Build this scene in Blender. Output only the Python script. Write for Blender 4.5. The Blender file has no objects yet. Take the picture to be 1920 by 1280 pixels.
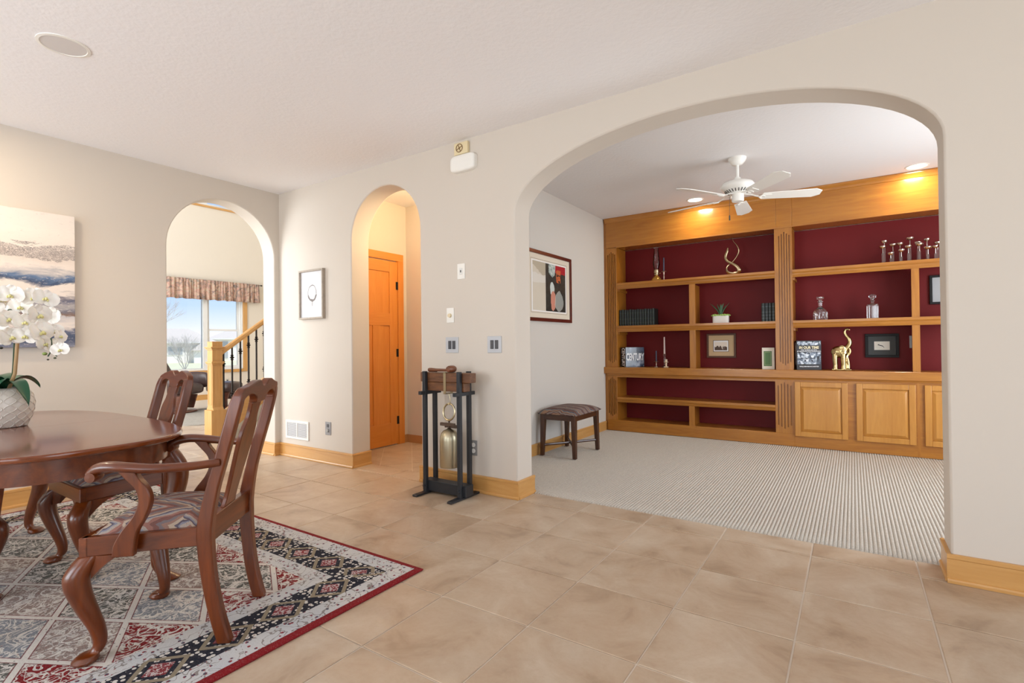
import bpy, bmesh, math, random
from mathutils import Vector, Matrix
PI = math.pi
rnd = random.Random(7)
scene = bpy.context.scene
COL = scene.collection

# ------------------------------------------------------------------ camera
FPX, CYP, YAW, PITCH, ROLL = 958.79, 636.72, .58755, .00862, -.01107
CAM = Vector((0, -3.136, 1.135))
def cam_axes():
    w = Vector((-math.sin(YAW)*math.cos(PITCH), math.cos(YAW)*math.cos(PITCH), math.sin(PITCH)))
    r0 = Vector((math.cos(YAW), math.sin(YAW), 0)); u0 = r0.cross(w)
    r = math.cos(ROLL)*r0 + math.sin(ROLL)*u0
    u = -math.sin(ROLL)*r0 + math.cos(ROLL)*u0
    return r, u, w
AR, AU, AW = cam_axes()
cd = bpy.data.cameras.new('camera'); cam = bpy.data.objects.new('camera', cd); COL.objects.link(cam)
cd.sensor_width = 36; cd.lens = FPX/1920*36; cd.shift_y = -(640-CYP)/1920
cd.clip_start = .05; cd.clip_end = 400
m = Matrix.Identity(4)
for i in range(3):
    m[i][0] = AR[i]; m[i][1] = AU[i]; m[i][2] = -AW[i]; m[i][3] = CAM[i]
cam.matrix_world = m
scene.camera = cam
def on(px, py, ax, val):
    """point where the ray through photo pixel (px, py) meets the plane ax = val"""
    d = AW + AR*((px-960)/FPX) - AU*((py-CYP)/FPX)
    k = 'xyz'.index(ax)
    return CAM + d*((val-CAM[k])/d[k])

# ------------------------------------------------------------------ world, exposure
vs = scene.view_settings
vs.view_transform = 'Standard'; vs.look = 'None'; vs.gamma = 1.0; vs.use_curve_mapping = False
vs.exposure = 0.11
scene.cycles.use_denoising = True
scene.cycles.max_bounces = 10; scene.cycles.diffuse_bounces = 6
scene.cycles.glossy_bounces = 4; scene.cycles.transmission_bounces = 8
scene.cycles.sample_clamp_indirect = 6.0
scene.cycles.caustics_reflective = False; scene.cycles.caustics_refractive = False
wd = bpy.data.worlds.new('sky'); scene.world = wd; wd.use_nodes = True
nt = wd.node_tree; nt.nodes.clear()
wo = nt.nodes.new('ShaderNodeOutputWorld'); bg = nt.nodes.new('ShaderNodeBackground')
# clear winter sky: white at the horizon, blue above
tcw = nt.nodes.new('ShaderNodeTexCoord'); spw = nt.nodes.new('ShaderNodeSeparateXYZ'); nt.links.new(tcw.outputs['Generated'], spw.inputs[0])
rmp = nt.nodes.new('ShaderNodeValToRGB'); nt.links.new(spw.outputs[2], rmp.inputs[0]); cr_ = rmp.color_ramp
while len(cr_.elements) < 5: cr_.elements.new(.5)
for e_, (p_, c_) in zip(cr_.elements, ((0, (.94, .95, .97, 1)), (.02, (.90, .93, .98, 1)), (.07, (.52, .70, .97, 1)), (.35, (.28, .48, .86, 1)), (1, (.18, .36, .74, 1)))): e_.position = p_; e_.color = c_
bg.inputs[1].default_value = 1.1
nt.links.new(rmp.outputs[0], bg.inputs[0]); nt.links.new(bg.outputs[0], wo.inputs[0])
sl_ = bpy.data.lights.new('sun', 'SUN'); sl_.energy = 4.2; sl_.angle = math.radians(1); sl_.color = (1, .97, .92)
so_ = bpy.data.objects.new('sun', sl_); COL.objects.link(so_); so_.rotation_euler = (0, math.radians(22), 0)     # high, from the +x side

def area(name, loc, rot, sx, sy, power, col=(1, 1, 1), spread=180):
    l = bpy.data.lights.new(name, 'AREA'); l.shape = 'RECTANGLE'; l.size = sx; l.size_y = sy
    l.energy = power; l.color = col; l.spread = math.radians(spread)
    o = bpy.data.objects.new(name, l); COL.objects.link(o); o.location = loc; o.rotation_euler = rot
    return o
# daylight entering through the windows of the rooms (one lamp per opening; the living room pair are added fills)
DAY = (.87, .94, 1.0)
area('rear_window_light_a', (-3.4, -6.32, 1.3), (PI/2, 0, 0), 2.6, 1.9, 120, DAY)
area('rear_window_light_b', (0.6, -6.32, 1.3), (PI/2, 0, 0), 2.6, 1.9, 58, DAY)
area('right_window_light', (3.42, -2.6, 1.3), (PI/2, 0, PI/2), 2.2, 1.9, 36, DAY)
area('den_window_light', (1.70, 1.55, 1.35), (PI/2, 0, PI/2), 1.9, 1.7, 68, DAY)
area('living_fill_light', (-8.6, -3.5, 1.6), (PI/2, 0, 0), 4.2, 2.0, 280, DAY)  # added fill off a windowless wall, brightens the living room
area('living_upper_fill_light', (-8.6, -3.5, 4.6), (PI/2, 0, 0), 4.2, 1.6, 210, DAY)  # second added fill, higher up the same solid wall

# ------------------------------------------------------------------ mesh helpers
class MB:
    def __init__(s): s.v = []; s.f = []; s.sm = []
    def add(s, vs_, fs, smooth=False):
        o = len(s.v); s.v += [tuple(v) for v in vs_]
        for f in fs: s.f.append(tuple(i+o for i in f)); s.sm.append(smooth)
        return s
    def box(s, x0, x1, y0, y1, z0, z1):
        return s.add([(x0,y0,z0),(x1,y0,z0),(x1,y1,z0),(x0,y1,z0),(x0,y0,z1),(x1,y0,z1),(x1,y1,z1),(x0,y1,z1)],
              [(0,3,2,1),(4,5,6,7),(0,1,5,4),(1,2,6,5),(2,3,7,6),(3,0,4,7)])
    def cbox(s, c, sx, sy, sz): return s.box(c[0]-sx/2, c[0]+sx/2, c[1]-sy/2, c[1]+sy/2, c[2]-sz/2, c[2]+sz/2)
    def lathe(s, prof, c=(0,0,0), n=24, axis='z', cap=True, squash=1.0):
        """prof: list of (r, h)"""
        vs_ = []; m_ = len(prof)
        for r, h in prof:
            for i in range(n):
                a = 2*PI*i/n; x, y = r*math.cos(a), r*math.sin(a)*squash
                p = {'z':(x,y,h),'x':(h,x,y),'y':(y,h,x)}[axis]
                vs_.append((p[0]+c[0], p[1]+c[1], p[2]+c[2]))
        fs = []
        for j in range(m_-1):
            for i in range(n):
                k = (i+1) % n; fs.append((j*n+i, j*n+k, (j+1)*n+k, (j+1)*n+i))
        if cap:
            if prof[0][0] > 1e-5: fs.append(tuple(reversed(range(n))))
            if prof[-1][0] > 1e-5: fs.append(tuple(range((m_-1)*n, m_*n)))
        return s.add(vs_, fs, True)
    def tube(s, pts, rad, n=10, cap=True, up=(0,0,1), closed=False):
        """sweep an ellipse or rectangle: rad is r, or list of r / (rx, ry) along the path"""
        pts = [Vector(p) for p in pts]; m_ = len(pts)
        rl = rad if isinstance(rad, (list, tuple)) and len(rad) == m_ and not (len(rad) == 2 and m_ != 2) else [rad]*m_
        upv = Vector(up); vs_ = []; pn = None
        for j, p in enumerate(pts):
            if closed: t = pts[(j+1) % m_]-pts[j-1]
            else: t = pts[min(j+1, m_-1)]-pts[max(j-1, 0)]
            t.normalize()
            if pn is None:
                a = upv.cross(t)
                if a.length < 1e-3: a = Vector((1, 0, 0)).cross(t)
                if a.length < 1e-3: a = Vector((0, 1, 0)).cross(t)
            else: a = pn - t*pn.dot(t)
            a.normalize(); pn = a; b = t.cross(a)
            r = rl[j]; rx, ry = r if isinstance(r, (list, tuple)) else (r, r)
            for i in range(n):
                an = 2*PI*i/n + (PI/4 if n == 4 else 0)
                k = math.sqrt(2) if n == 4 else 1
                vs_.append(p + a*(rx*k*math.cos(an)) + b*(ry*k*math.sin(an)))
        fs = []
        for j in range(m_ if closed else m_-1):
            for i in range(n):
                k = (i+1) % n; j2 = (j+1) % m_
                fs.append((j*n+i, j*n+k, j2*n+k, j2*n+i))
        if cap and not closed: fs += [tuple(reversed(range(n))), tuple(range((m_-1)*n, m_*n))]
        return s.add(vs_, fs, n > 4)
    def prism(s, poly, a0, a1, plane='xz', smooth=False):
        """extrude a 2D polygon; plane xz -> along y, yz -> along x, xy -> along z"""
        n = len(poly)
        def P(u, v, w): return {'xz': (u, w, v), 'yz': (w, u, v), 'xy': (u, v, w)}[plane]
        vs_ = [P(u, v, a0) for u, v in poly] + [P(u, v, a1) for u, v in poly]
        s.add(vs_, [tuple(reversed(range(n))), tuple(range(n, 2*n))])
        o = len(s.v)-2*n
        for i in range(n):
            k = (i+1) % n; s.f.append((o+i, o+k, o+n+k, o+n+i)); s.sm.append(smooth)
        return s
    def sphere(s, c, r, nu=14, nv=8):
        rx, ry, rz = r if isinstance(r, (tuple, list)) else (r, r, r)
        vs_ = []; fs = []
        for j in range(1, nv):
            t = PI*j/nv
            for i in range(nu):
                a = 2*PI*i/nu; vs_.append((c[0]+rx*math.sin(t)*math.cos(a), c[1]+ry*math.sin(t)*math.sin(a), c[2]+rz*math.cos(t)))
        for j in range(nv-2):
            for i in range(nu):
                k = (i+1) % nu; fs.append((j*nu+i, (j+1)*nu+i, (j+1)*nu+k, j*nu+k))
        vs_ += [(c[0], c[1], c[2]+rz), (c[0], c[1], c[2]-rz)]; T, B = len(vs_)-2, len(vs_)-1
        for i in range(nu):
            k = (i+1) % nu; fs.append((T, i, k)); fs.append((B, (nv-2)*nu+k, (nv-2)*nu+i))
        return s.add(vs_, fs, True)
    def xf(s, M):
        s.v = [tuple(M @ Vector(v)) for v in s.v]; return s
    def shift(s, fn):
        s.v = [tuple(fn(*v)) for v in s.v]; return s

def build(name, mb, mat, parent=None, loc=None, rz=0, bevel=0, seg=1, sub=0, sharp=35, smooth_all=False):
    me = bpy.data.meshes.new(name); me.from_pydata(mb.v, [], mb.f)
    bm = bmesh.new(); bm.from_mesh(me); bmesh.ops.recalc_face_normals(bm, faces=bm.faces); bm.to_mesh(me); bm.free()
    if any(mb.sm) or smooth_all:
        me.polygons.foreach_set('use_smooth', [True]*len(me.polygons) if smooth_all or all(mb.sm) else list(mb.sm))
        if sharp: me.set_sharp_from_angle(angle=math.radians(sharp))
    if mat: me.materials.append(mat)
    o = bpy.data.objects.new(name, me); COL.objects.link(o)
    if parent: o.parent = parent
    if loc: o.location = loc
    o.rotation_euler.z = rz
    if bevel:
        b = o.modifiers.new('bevel', 'BEVEL'); b.width = bevel; b.segments = seg; b.limit_method = 'ANGLE'; b.angle_limit = math.radians(40)
    if sub:
        b = o.modifiers.new('sub', 'SUBSURF'); b.levels = sub; b.render_levels = sub
    return o
def tag(o, label=None, cat=None, group=None, kind=None):
    if label: o['label'] = label
    if cat: o['category'] = cat
    if group: o['group'] = group
    if kind: o['kind'] = kind
    return o
def thing(name, label, cat, loc=(0,0,0), rz=0, group=None):
    o = bpy.data.objects.new(name, None); COL.objects.link(o); o.location = loc; o.rotation_euler.z = rz
    o.empty_display_size = .1
    return tag(o, label, cat, group)
def struct(name, mb, mat, **k):
    o = build(name, mb, mat, **k); o['kind'] = 'structure'; return o
def dup(root, loc=None, rz=None, label=None, group=None):
    def cp(o, par):
        c = o.copy(); COL.objects.link(c); c.parent = par
        for ch in o.children: cp(ch, c)
        return c
    r = cp(root, None)
    if loc is not None: r.location = loc
    if rz is not None: r.rotation_euler.z = rz
    if label: r['label'] = label
    if group: r['group'] = group
    return r
def arc(cx, cz, rx, rz, a0, a1, n):
    return [(cx+rx*math.cos(math.radians(a0+(a1-a0)*i/n)), cz+rz*math.sin(math.radians(a0+(a1-a0)*i/n))) for i in range(n+1)]
def catmull(pts, n=6):
    P = [Vector(p) for p in pts]; out = []
    for i in range(len(P)-1):
        p0, p1, p2, p3 = P[max(i-1,0)], P[i], P[i+1], P[min(i+2, len(P)-1)]
        for k in range(n):
            t = k/n
            out.append(.5*((2*p1)+(p2-p0)*t+(2*p0-5*p1+4*p2-p3)*t*t+(3*p1-p0-3*p2+p3)*t**3))
    out.append(P[-1]); return out
def lerp_list(vals, n=6):
    out = []
    for i in range(len(vals)-1):
        for k in range(n):
            t = k/n; a, b = vals[i], vals[i+1]
            out.append(tuple(a[q]*(1-t)+b[q]*t for q in range(len(a))) if isinstance(a, tuple) else a*(1-t)+b*t)
    out.append(vals[-1]); return out

# ------------------------------------------------------------------ materials
def srgb(r, g, b):
    f = lambda c: (c/255/12.92 if c/255 <= .04045 else ((c/255+.055)/1.055)**2.4)
    return (f(r), f(g), f(b), 1)
class NT:
    def __init__(s, name):
        s.m = bpy.data.materials.new(name); s.m.use_nodes = True; s.t = s.m.node_tree
        s.b = s.t.nodes['Principled BSDF']; s.out = s.t.nodes['Material Output']
    def n(s, typ, **kw):
        nd = s.t.nodes.new('ShaderNode'+typ)
        for k, v in kw.items():
            if k.startswith('i_'):
                key = k[2:]; key = int(key) if key.isdigit() else key.replace('_', ' ')
                s.set(nd.inputs[key], v)
            else: setattr(nd, k, v)
        return nd
    def set(s, inp, v):
        if isinstance(v, bpy.types.NodeSocket): s.t.links.new(v, inp)
        else: inp.default_value = v
    def P(s, **kw):
        for k, v in kw.items(): s.set(s.b.inputs[k.replace('_', ' ')], v)
    def math(s, op, a, b=0.0, c=None):
        nd = s.n('Math', operation=op); s.set(nd.inputs[0], a); s.set(nd.inputs[1], b)
        if c is not None: s.set(nd.inputs[2], c)
        return nd.outputs[0]
    def mix(s, f, a, b, blend='MIX'):
        nd = s.n('Mix', data_type='RGBA', blend_type=blend); s.set(nd.inputs[0], f); s.set(nd.inputs[6], a); s.set(nd.inputs[7], b)
        return nd.outputs[2]
    def ramp(s, f, stops, interp='LINEAR'):
        nd = s.n('ValToRGB'); s.set(nd.inputs[0], f); cr = nd.color_ramp; cr.interpolation = interp
        while len(cr.elements) < len(stops): cr.elements.new(.5)
        for e, (p, c) in zip(cr.elements, stops): e.position = p; e.color = c if len(c) == 4 else (*c, 1)
        return nd.outputs[0]
    def coord(s, kind='Object', scale=(1,1,1), rot=(0,0,0), loc=(0,0,0)):
        tc = s.n('TexCoord'); mp = s.n('Mapping'); s.t.links.new(tc.outputs[kind], mp.inputs[0])
        mp.inputs['Scale'].default_value = scale; mp.inputs['Rotation'].default_value = rot; mp.inputs['Location'].default_value = loc
        return mp.outputs[0]
    def noise(s, vec, scale=5, detail=3, rough=.5, dist=0):
        nd = s.n('TexNoise'); s.set(nd.inputs['Vector'], vec); nd.inputs['Scale'].default_value = scale
        nd.inputs['Detail'].default_value = detail; nd.inputs['Roughness'].default_value = rough; nd.inputs['Distortion'].default_value = dist
        return nd.outputs[0]
    def bump(s, h, strength=.2, dist=.01):
        nd = s.n('Bump'); nd.inputs['Strength'].default_value = strength; nd.inputs['Distance'].default_value = dist
        s.set(nd.inputs['Height'], h); s.set(s.b.inputs['Normal'], nd.outputs[0])
MATS = {}
def plain(name, col, rough=.5, metal=0, spec=.5, coat=0, bump=None, var=0, vscale=6):
    if name in MATS: return MATS[name]
    k = NT(name); k.P(Base_Color=col, Roughness=rough, Metallic=metal); k.b.inputs['Specular IOR Level'].default_value = spec
    if coat: k.b.inputs['Coat Weight'].default_value = coat; k.b.inputs['Coat Roughness'].default_value = .12
    if bump:
        k.bump(k.noise(k.coord(), bump[0], 4), bump[1], bump[2] if len(bump) > 2 else .005)
    if var:
        n_ = k.noise(k.coord(), vscale, 4); dark = tuple(c*(1-var) for c in col[:3])+(1,)
        k.P(Base_Color=k.mix(n_, dark, tuple(min(1, c*(1+var*.6)) for c in col[:3])+(1,)))
    MATS[name] = k.m; return k.m
def wood(name, c1, c2, axis='x', scale=1.0, rough=.35, coat=.25, knots=0):
    if name in MATS: return MATS[name]
    k = NT(name); L, S = .9*scale, 9*scale
    sc = {'x': (L, S, S), 'y': (S, L, S), 'z': (S, S, L)}[axis]
    v = k.coord('Object', sc)
    n1 = k.noise(v, 2.2, 6, .6, 1.2); n2 = k.noise(v, 9, 3, .6)
    f = k.math('ADD', k.math('MULTIPLY', n1, .75), k.math('MULTIPLY', n2, .25))
    col = k.ramp(f, [(.30, c1), (.70, c2)])
    big = k.noise(k.coord('Object', (1.2, 1.2, 1.2)), 2.0, 2)
    col = k.mix(k.math('MULTIPLY', big, .35), col, tuple(c*.75 for c in c1[:3])+(1,))
    k.P(Base_Color=col, Roughness=rough); k.b.inputs['Coat Weight'].default_value = coat; k.b.inputs['Coat Roughness'].default_value = .15
    k.bump(n2, .06, .002)
    MATS[name] = k.m; return k.m
def emis(name, col, strength):
    k = NT(name); k.P(Base_Color=col, Emission_Color=col, Emission_Strength=strength); return k.m
def glass(name, tint=(1,1,1,1), rough=0.02):
    """thin clear glass that lets light straight through"""
    k = NT(name); g_ = k.n('BsdfGlossy'); g_.inputs['Roughness'].default_value = rough
    t_ = k.n('BsdfTransparent'); t_.inputs[0].default_value = tint
    fr = k.n('Fresnel'); fr.inputs[0].default_value = 1.45
    mx = k.n('MixShader'); k.t.links.new(fr.outputs[0], mx.inputs[0]); k.t.links.new(t_.outputs[0], mx.inputs[1]); k.t.links.new(g_.outputs[0], mx.inputs[2])
    k.t.links.new(mx.outputs[0], k.out.inputs[0]); return k.m

WALL = plain('wall_paint', srgb(208, 199, 188), .75, spec=.25, bump=(90, .05, .003))
WALL_LIV = plain('living_wall_paint', srgb(222, 213, 199), .75, spec=.25)
WALL_DEN = plain('den_wall_paint', srgb(207, 202, 195), .75, spec=.25, bump=(90, .05, .003))
CEIL = plain('ceiling_texture_paint', srgb(243, 242, 244), .85, spec=.2, bump=(38, .35, .006))
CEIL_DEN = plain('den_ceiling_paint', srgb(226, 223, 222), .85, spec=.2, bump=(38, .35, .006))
MAPLE = {a: wood('golden_maple_'+a, srgb(150, 90, 24), srgb(184, 122, 42), a, 1.0, .33, .3) for a in 'xyz'}
TRIM = {a: wood('pale_maple_trim_'+a, srgb(196, 142, 76), srgb(214, 166, 102), a, .8, .35, .25) for a in 'xyz'}
DOORW = {a: wood('orange_fir_'+a, srgb(204, 124, 46), srgb(220, 146, 64), a, .8, .35, .2) for a in 'xyz'}
CHERRY = {a: wood('cherry_stain_'+a, srgb(76, 30, 6), srgb(126, 59, 15), a, 1.0, .30, .30) for a in 'xyz'}
WHITE = plain('white_plastic', srgb(236, 234, 228), .4)
IRON = plain('black_iron', srgb(46, 48, 52), .45, .3)
BLACKM = plain('dark_bronze', srgb(40, 34, 32), .45, .6)

# ================================================================== STRUCTURE
H = 2.746
XB, TB, TA = -5.035, .21, .21          # wall with painting, its thickness, thickness of the arched wall
def arch_notch(c, a, b, z0, n=28):
    """points going from right foot over the arch to the left foot (x decreasing)"""
    return [(c+a, -.001)] + arc(c, z0, a, b, 0, 180, n) + [(c-a, -.001)]
# arched wall: outline with three notches standing on the floor
A2 = (-3.4415, .4385); AB = (-.8425, 1.2125)
poly = [(XB-TB, -.001), (XB-TB, H+.1), (3.5, H+.1), (3.5, -.001)]
poly += arch_notch(AB[0], AB[1], .452, 2.10, 40)
poly += arch_notch(A2[0], A2[1], .4385, 2.114)
wa = MB().prism(poly, 0, TA, 'xz', smooth=True)
struct('wall_back', wa, WALL, bevel=.010, seg=2, sharp=30)
# painting wall with its arch, runs on as the living room's inner wall
Y1, R1 = -.562, .504
poly = [(-6.4, -.001), (-6.4, 6.2), (5.0, 6.2), (5.0, -.001)] + arch_notch(Y1, R1, R1, 2.049, 30)
wb = MB().prism(poly, XB-TB, XB, 'yz', smooth=True)
struct('wall_left', wb, WALL, bevel=.010, seg=2, sharp=30)
# walls behind the camera and to its right, with window openings
def wall_with_holes(name, mat, axis, c0, c1, u0, u1, z0, z1, holes):
    """wall slab of constant `axis` between c0..c1; holes = (ua, ub, za, zb) in order of u"""
    mb = MB()
    def bx(a, b, c, d):
        if b-a < 1e-4 or d-c < 1e-4: return
        if axis == 'y': mb.box(a, b, c0, c1, c, d)
        else: mb.box(c0, c1, a, b, c, d)
    u = u0
    for ua, ub, za, zb in holes:
        bx(u, ua, z0, z1); bx(ua, ub, z0, za); bx(ua, ub, zb, z1); u = ub
    bx(u, u1, z0, z1)
    return struct(name, mb, mat)
wall_with_holes('wall_rear', WALL, 'y', -6.55, -6.4, XB, 3.5, 0, H, [(-4.7, -2.1, .35, 2.25), (-.7, 1.9, .35, 2.25)])
wall_with_holes('wall_right', WALL, 'x', 3.5, 3.65, -6.4, 0, 0, H, [(-3.7, -1.5, .35, 2.25)])
struct('ceiling', MB().box(XB, 3.5, -6.4, 0, H, H+.12), CEIL)

# den
DXL, DXR, DY1 = -2.69, 1.735, 3.42
struct('wall_den_left', MB().box(DXL-.12, DXL, TA, DY1+.12, 0, H+.1), WALL_DEN)
struct('wall_den_back', MB().box(DXL, DXR, DY1, DY1+.12, 0, H+.1), WALL_DEN)
wall_with_holes('wall_den_right', WALL_DEN, 'x', DXR, DXR+.12, TA, DY1+.12, 0, H+.1, [(.6, 2.5, .5, 2.2)])
struct('ceiling_den', MB().box(DXL, DXR, TA, DY1, H, H+.12), CEIL_DEN)
# vestibule behind the narrow arch
struct('wall_hall_left', MB().box(-4.5, -4.38, TA, 1.2, 0, H+.1), WALL)
struct('wall_hall_back', MB().box(-4.5, DXL-.12, 1.2, 1.32, 0, H+.1), WALL)
struct('ceiling_hall', MB().box(-4.5, DXL-.12, TA, 1.2, H+.02, H+.1), CEIL)
# living room
LX, LY0, LY1, LH = -11.72, -3.6, 5.0, 6.1
mb = MB()
for a, b, c, d in [(LY0, .55, 0, LH), (3.246, LY1, 0, LH), (.55, 3.246, 0, .64), (.55, 3.246, 2.42, 4.24), (.55, 3.246, 5.5, LH)]:
    mb.box(LX-.16, LX, a, b, c, d)
struct('wall_living_far', mb, WALL_LIV)
struct('wall_living_near', MB().box(LX, XB-TB, LY0-.12, LY0, 0, LH), WALL_LIV)
struct('wall_living_end', MB().box(LX, XB-TB, LY1, LY1+.12, 0, LH), WALL_LIV)
struct('ceiling_living', MB().box(LX-.16, XB-TB, LY0-.12, LY1+.12, LH, LH+.1), CEIL)

# ------------------------------------------------------------------ tiled floor
def tile_mat():
    k = NT('terracotta_beige_tile')
    geo = k.n('NewGeometry'); oi = k.n('ObjectInfo')
    off = k.n('VectorMath', operation='SCALE'); off.inputs[0].default_value = (13, 7, 3); k.set(off.inputs['Scale'], oi.outputs['Random'])
    pos = k.n('VectorMath', operation='ADD'); k.set(pos.inputs[0], geo.outputs['Position']); k.set(pos.inputs[1], off.outputs[0])
    n1 = k.noise(pos.outputs[0], 3.4, 5, .62, .6); n2 = k.noise(pos.outputs[0], 40, 4, .7)
    c = k.ramp(n1, [(.28, srgb(152, 129, 106)), (.45, srgb(180, 158, 135)), (.62, srgb(192, 174, 153)), (.8, srgb(204, 190, 172))])
    c = k.mix(k.math('MULTIPLY', k.ramp(n2, [(.35, (1,1,1)), (.55, (0,0,0))]), .14), c, srgb(160, 124, 92))
    c = k.mix(k.math('MULTIPLY', oi.outputs['Random'], .22), c, srgb(182, 154, 126))
    k.P(Base_Color=c, Roughness=k.math('ADD', k.math('MULTIPLY', n1, .15), .30)); k.b.inputs['Specular IOR Level'].default_value = .42
    k.bump(k.math('ADD', k.math('MULTIPLY', n1, .6), k.math('MULTIPLY', n2, .12)), .12, .006)
    return k.m
TILE = tile_mat()
GROUT = plain('pale_grout', srgb(214, 202, 188), .9, spec=.2, bump=(60, .2, .004))
floor = struct('floor', MB().box(LX, 3.5, -6.4, TA, -.12, -.004).box(LX, XB-TB, TA, LY1, -.12, -.004).box(-4.5, DXL, TA, 1.32, -.12, -.004), GROUT)
TS, TX, TY, GAP = .4539, -1.561, -1.386, .0030
tile_cache = {}
def tile_mesh(w, d):
    key = (round(w, 3), round(d, 3))
    if key in tile_cache: return tile_cache[key]
    c, t = .003, .012; x, y = w/2, d/2
    v = [(sx*x, sy*y, -t) for sx, sy in ((-1,-1),(1,-1),(1,1),(-1,1))] + [(sx*x, sy*y, -c*.6) for sx, sy in ((-1,-1),(1,-1),(1,1),(-1,1))] + [(sx*(x-c), sy*(y-c), 0) for sx, sy in ((-1,-1),(1,-1),(1,1),(-1,1))]
    f = [(8,9,10,11)]
    for i in range(4):
        j = (i+1) % 4; f += [(i, j, 4+j, 4+i), (4+i, 4+j, 8+j, 8+i)]
    me = bpy.data.meshes.new('tile'); me.from_pydata(v, [], f); me.materials.append(TILE); tile_cache[key] = me
    return me
def lay(me, x, y, rz=0, z=0):
    o = bpy.data.objects.new('tile', me); COL.objects.link(o); o.parent = floor; o.location = (x, y, z); o.rotation_euler.z = rz
def tile_rect(x0, x1, y0, y1):
    if x1-x0 > .02 and y1-y0 > .02:
        lay(tile_mesh(x1-x0-2*GAP, y1-y0-2*GAP), (x0+x1)/2, (y0+y1)/2, 0, rnd.uniform(-.0006, .0006))
RUG = (-4.85, -1.818, -3.66, -1.24)
def tile_region(rx0, rx1, ry0, ry1):
    for i in range(-24, 10):
        for j in range(-8, 12):
            x0, x1 = TX+i*TS, TX+(i+1)*TS; y0, y1 = TY+j*TS, TY+(j+1)*TS
            a, b, c, d = max(x0, rx0), min(x1, rx1), max(y0, ry0), min(y1, ry1)
            if b-a < .02 or d-c < .02: continue
            if a > RUG[0]+.05 and b < RUG[1]-.05 and c > RUG[2]+.05 and d < RUG[3]-.05: continue   # wholly under the rug
            tile_rect(a, b, c, d)
tile_region(XB, 1.62, -3.66, 0)
tile_region(AB[0]-AB[1], AB[0]+AB[1], 0, .20)
tile_region(A2[0]-A2[1], A2[0]+A2[1], 0, TA)
tile_region(XB-TB, XB, Y1-R1, Y1+R1)
tile_region(-8.1, XB-TB, -1.05, .9)
# vestibule: smaller tiles laid on the diagonal, clipped to the room
def clip(poly, ax, val, keep_less):
    out = []
    for i in range(len(poly)):
        p, q = poly[i-1], poly[i]
        a, b = (p[ax] <= val) == keep_less, (q[ax] <= val) == keep_less
        if a != b:
            t = (val-p[ax])/(q[ax]-p[ax]); out.append((p[0]+(q[0]-p[0])*t, p[1]+(q[1]-p[1])*t))
        if b: out.append(q)
    return out
ds = .30; hd = ds/2-GAP
for i in range(-12, 12):
    for j in range(-12, 12):
        u, w = (i+.5)*ds, (j+.5)*ds
        pts = []
        for a, b in ((-1,-1),(1,-1),(1,1),(-1,1)):
            uu, ww = u+a*hd, w+b*hd
            pts.append(((uu-ww)/math.sqrt(2)-3.76, (uu+ww)/math.sqrt(2)+.22))
        for ax, val, kl in ((0, -4.38, False), (0, DXL-.12, True), (1, TA, False), (1, 1.2, True)):
            if pts: pts = clip(pts, ax, val, kl)
        if len(pts) >= 3:
            ar = abs(sum(pts[k-1][0]*pts[k][1]-pts[k][0]*pts[k-1][1] for k in range(len(pts))))/2
            if ar < .002: continue
            o = build('tile', MB().prism(pts, -.012, 0, 'xy'), TILE, floor)

# ------------------------------------------------------------------ den carpet: looped rows
def carpet_mat():
    k = NT('ribbed_berber_carpet'); v = k.coord('Object')
    n1 = k.noise(v, 150, 3, .7); n2 = k.noise(v, 2.2, 3)
    c = k.ramp(n1, [(.3, srgb(168, 158, 146)), (.7, srgb(212, 204, 193))])
    c = k.mix(k.math('MULTIPLY', n2, .18), c, srgb(196, 188, 172))
    k.P(Base_Color=c, Roughness=.95); k.b.inputs['Specular IOR Level'].default_value = .1
    k.bump(n1, .6, .006); return k.m
mb = MB(); pitch = .0205; nr = int((DXR-DXL)/pitch); prof = []
for i in range(nr):
    x = DXL+i*pitch; prof += [(x, .000), (x+pitch*.18, .007), (x+pitch*.5, .0095), (x+pitch*.82, .007)]
prof.append((DXR, .001)); ny = 24; ys = [.20+(3.10-.20)*j/ny for j in range(ny+1)]
vv = [(x, y, z) for y in ys for x, z in prof]; w_ = len(prof)
vv += [(x, .196, -.006) for x, z in prof]
ff = [(j*w_+i, j*w_+i+1, (j+1)*w_+i+1, (j+1)*w_+i) for j in range(ny) for i in range(w_-1)]
b_ = (ny+1)*w_; ff += [(b_+i, b_+i+1, i+1, i) for i in range(w_-1)]
mb.add(vv, ff, True)
struct('floor_den', mb, carpet_mat(), sharp=0)
struct('floor_den_base', MB().box(DXL-.12, DXR+.12, .2, DY1+.12, -.12, -.006), GROUT)

# ------------------------------------------------------------------ baseboards with cap and shoe
def base_run(name, p0, p1, nrm, ext0=0, ext1=0, h=.132, shoe=True):
    """p0->p1 along the wall foot, nrm = direction into the room"""
    p0, p1, n_ = Vector((*p0, 0)), Vector((*p1, 0)), Vector((*nrm, 0)).normalized()
    t = (p1-p0).normalized(); p0 = p0-t*ext0; p1 = p1+t*ext1
    prof = [(0, 0), (.022, 0), (.022, .012), (.019, .019), (.013, .022), (.013, h-.022), (.0145, h-.020), (.017, h-.018), (.017, h-.004), (.012, h), (0, h)]
    if not shoe: prof = [(0, 0), (.013, 0)] + prof[5:]
    n = len(prof); mb = MB()
    vs_ = [p0+n_*a+Vector((0,0,b)) for a, b in prof]+[p1+n_*a+Vector((0,0,b)) for a, b in prof]
    mb.add(vs_, [tuple(range(n)), tuple(range(n, 2*n))]+[(i, (i+1) % n, n+(i+1) % n, n+i) for i in range(n)])
    ax = 'x' if abs(t.x) > .5 else 'y'
    return struct(name, mb, TRIM[ax])
xl2, xr2, xlb, xrb = A2[0]-A2[1], A2[0]+A2[1], AB[0]-AB[1], AB[0]+AB[1]
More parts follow.
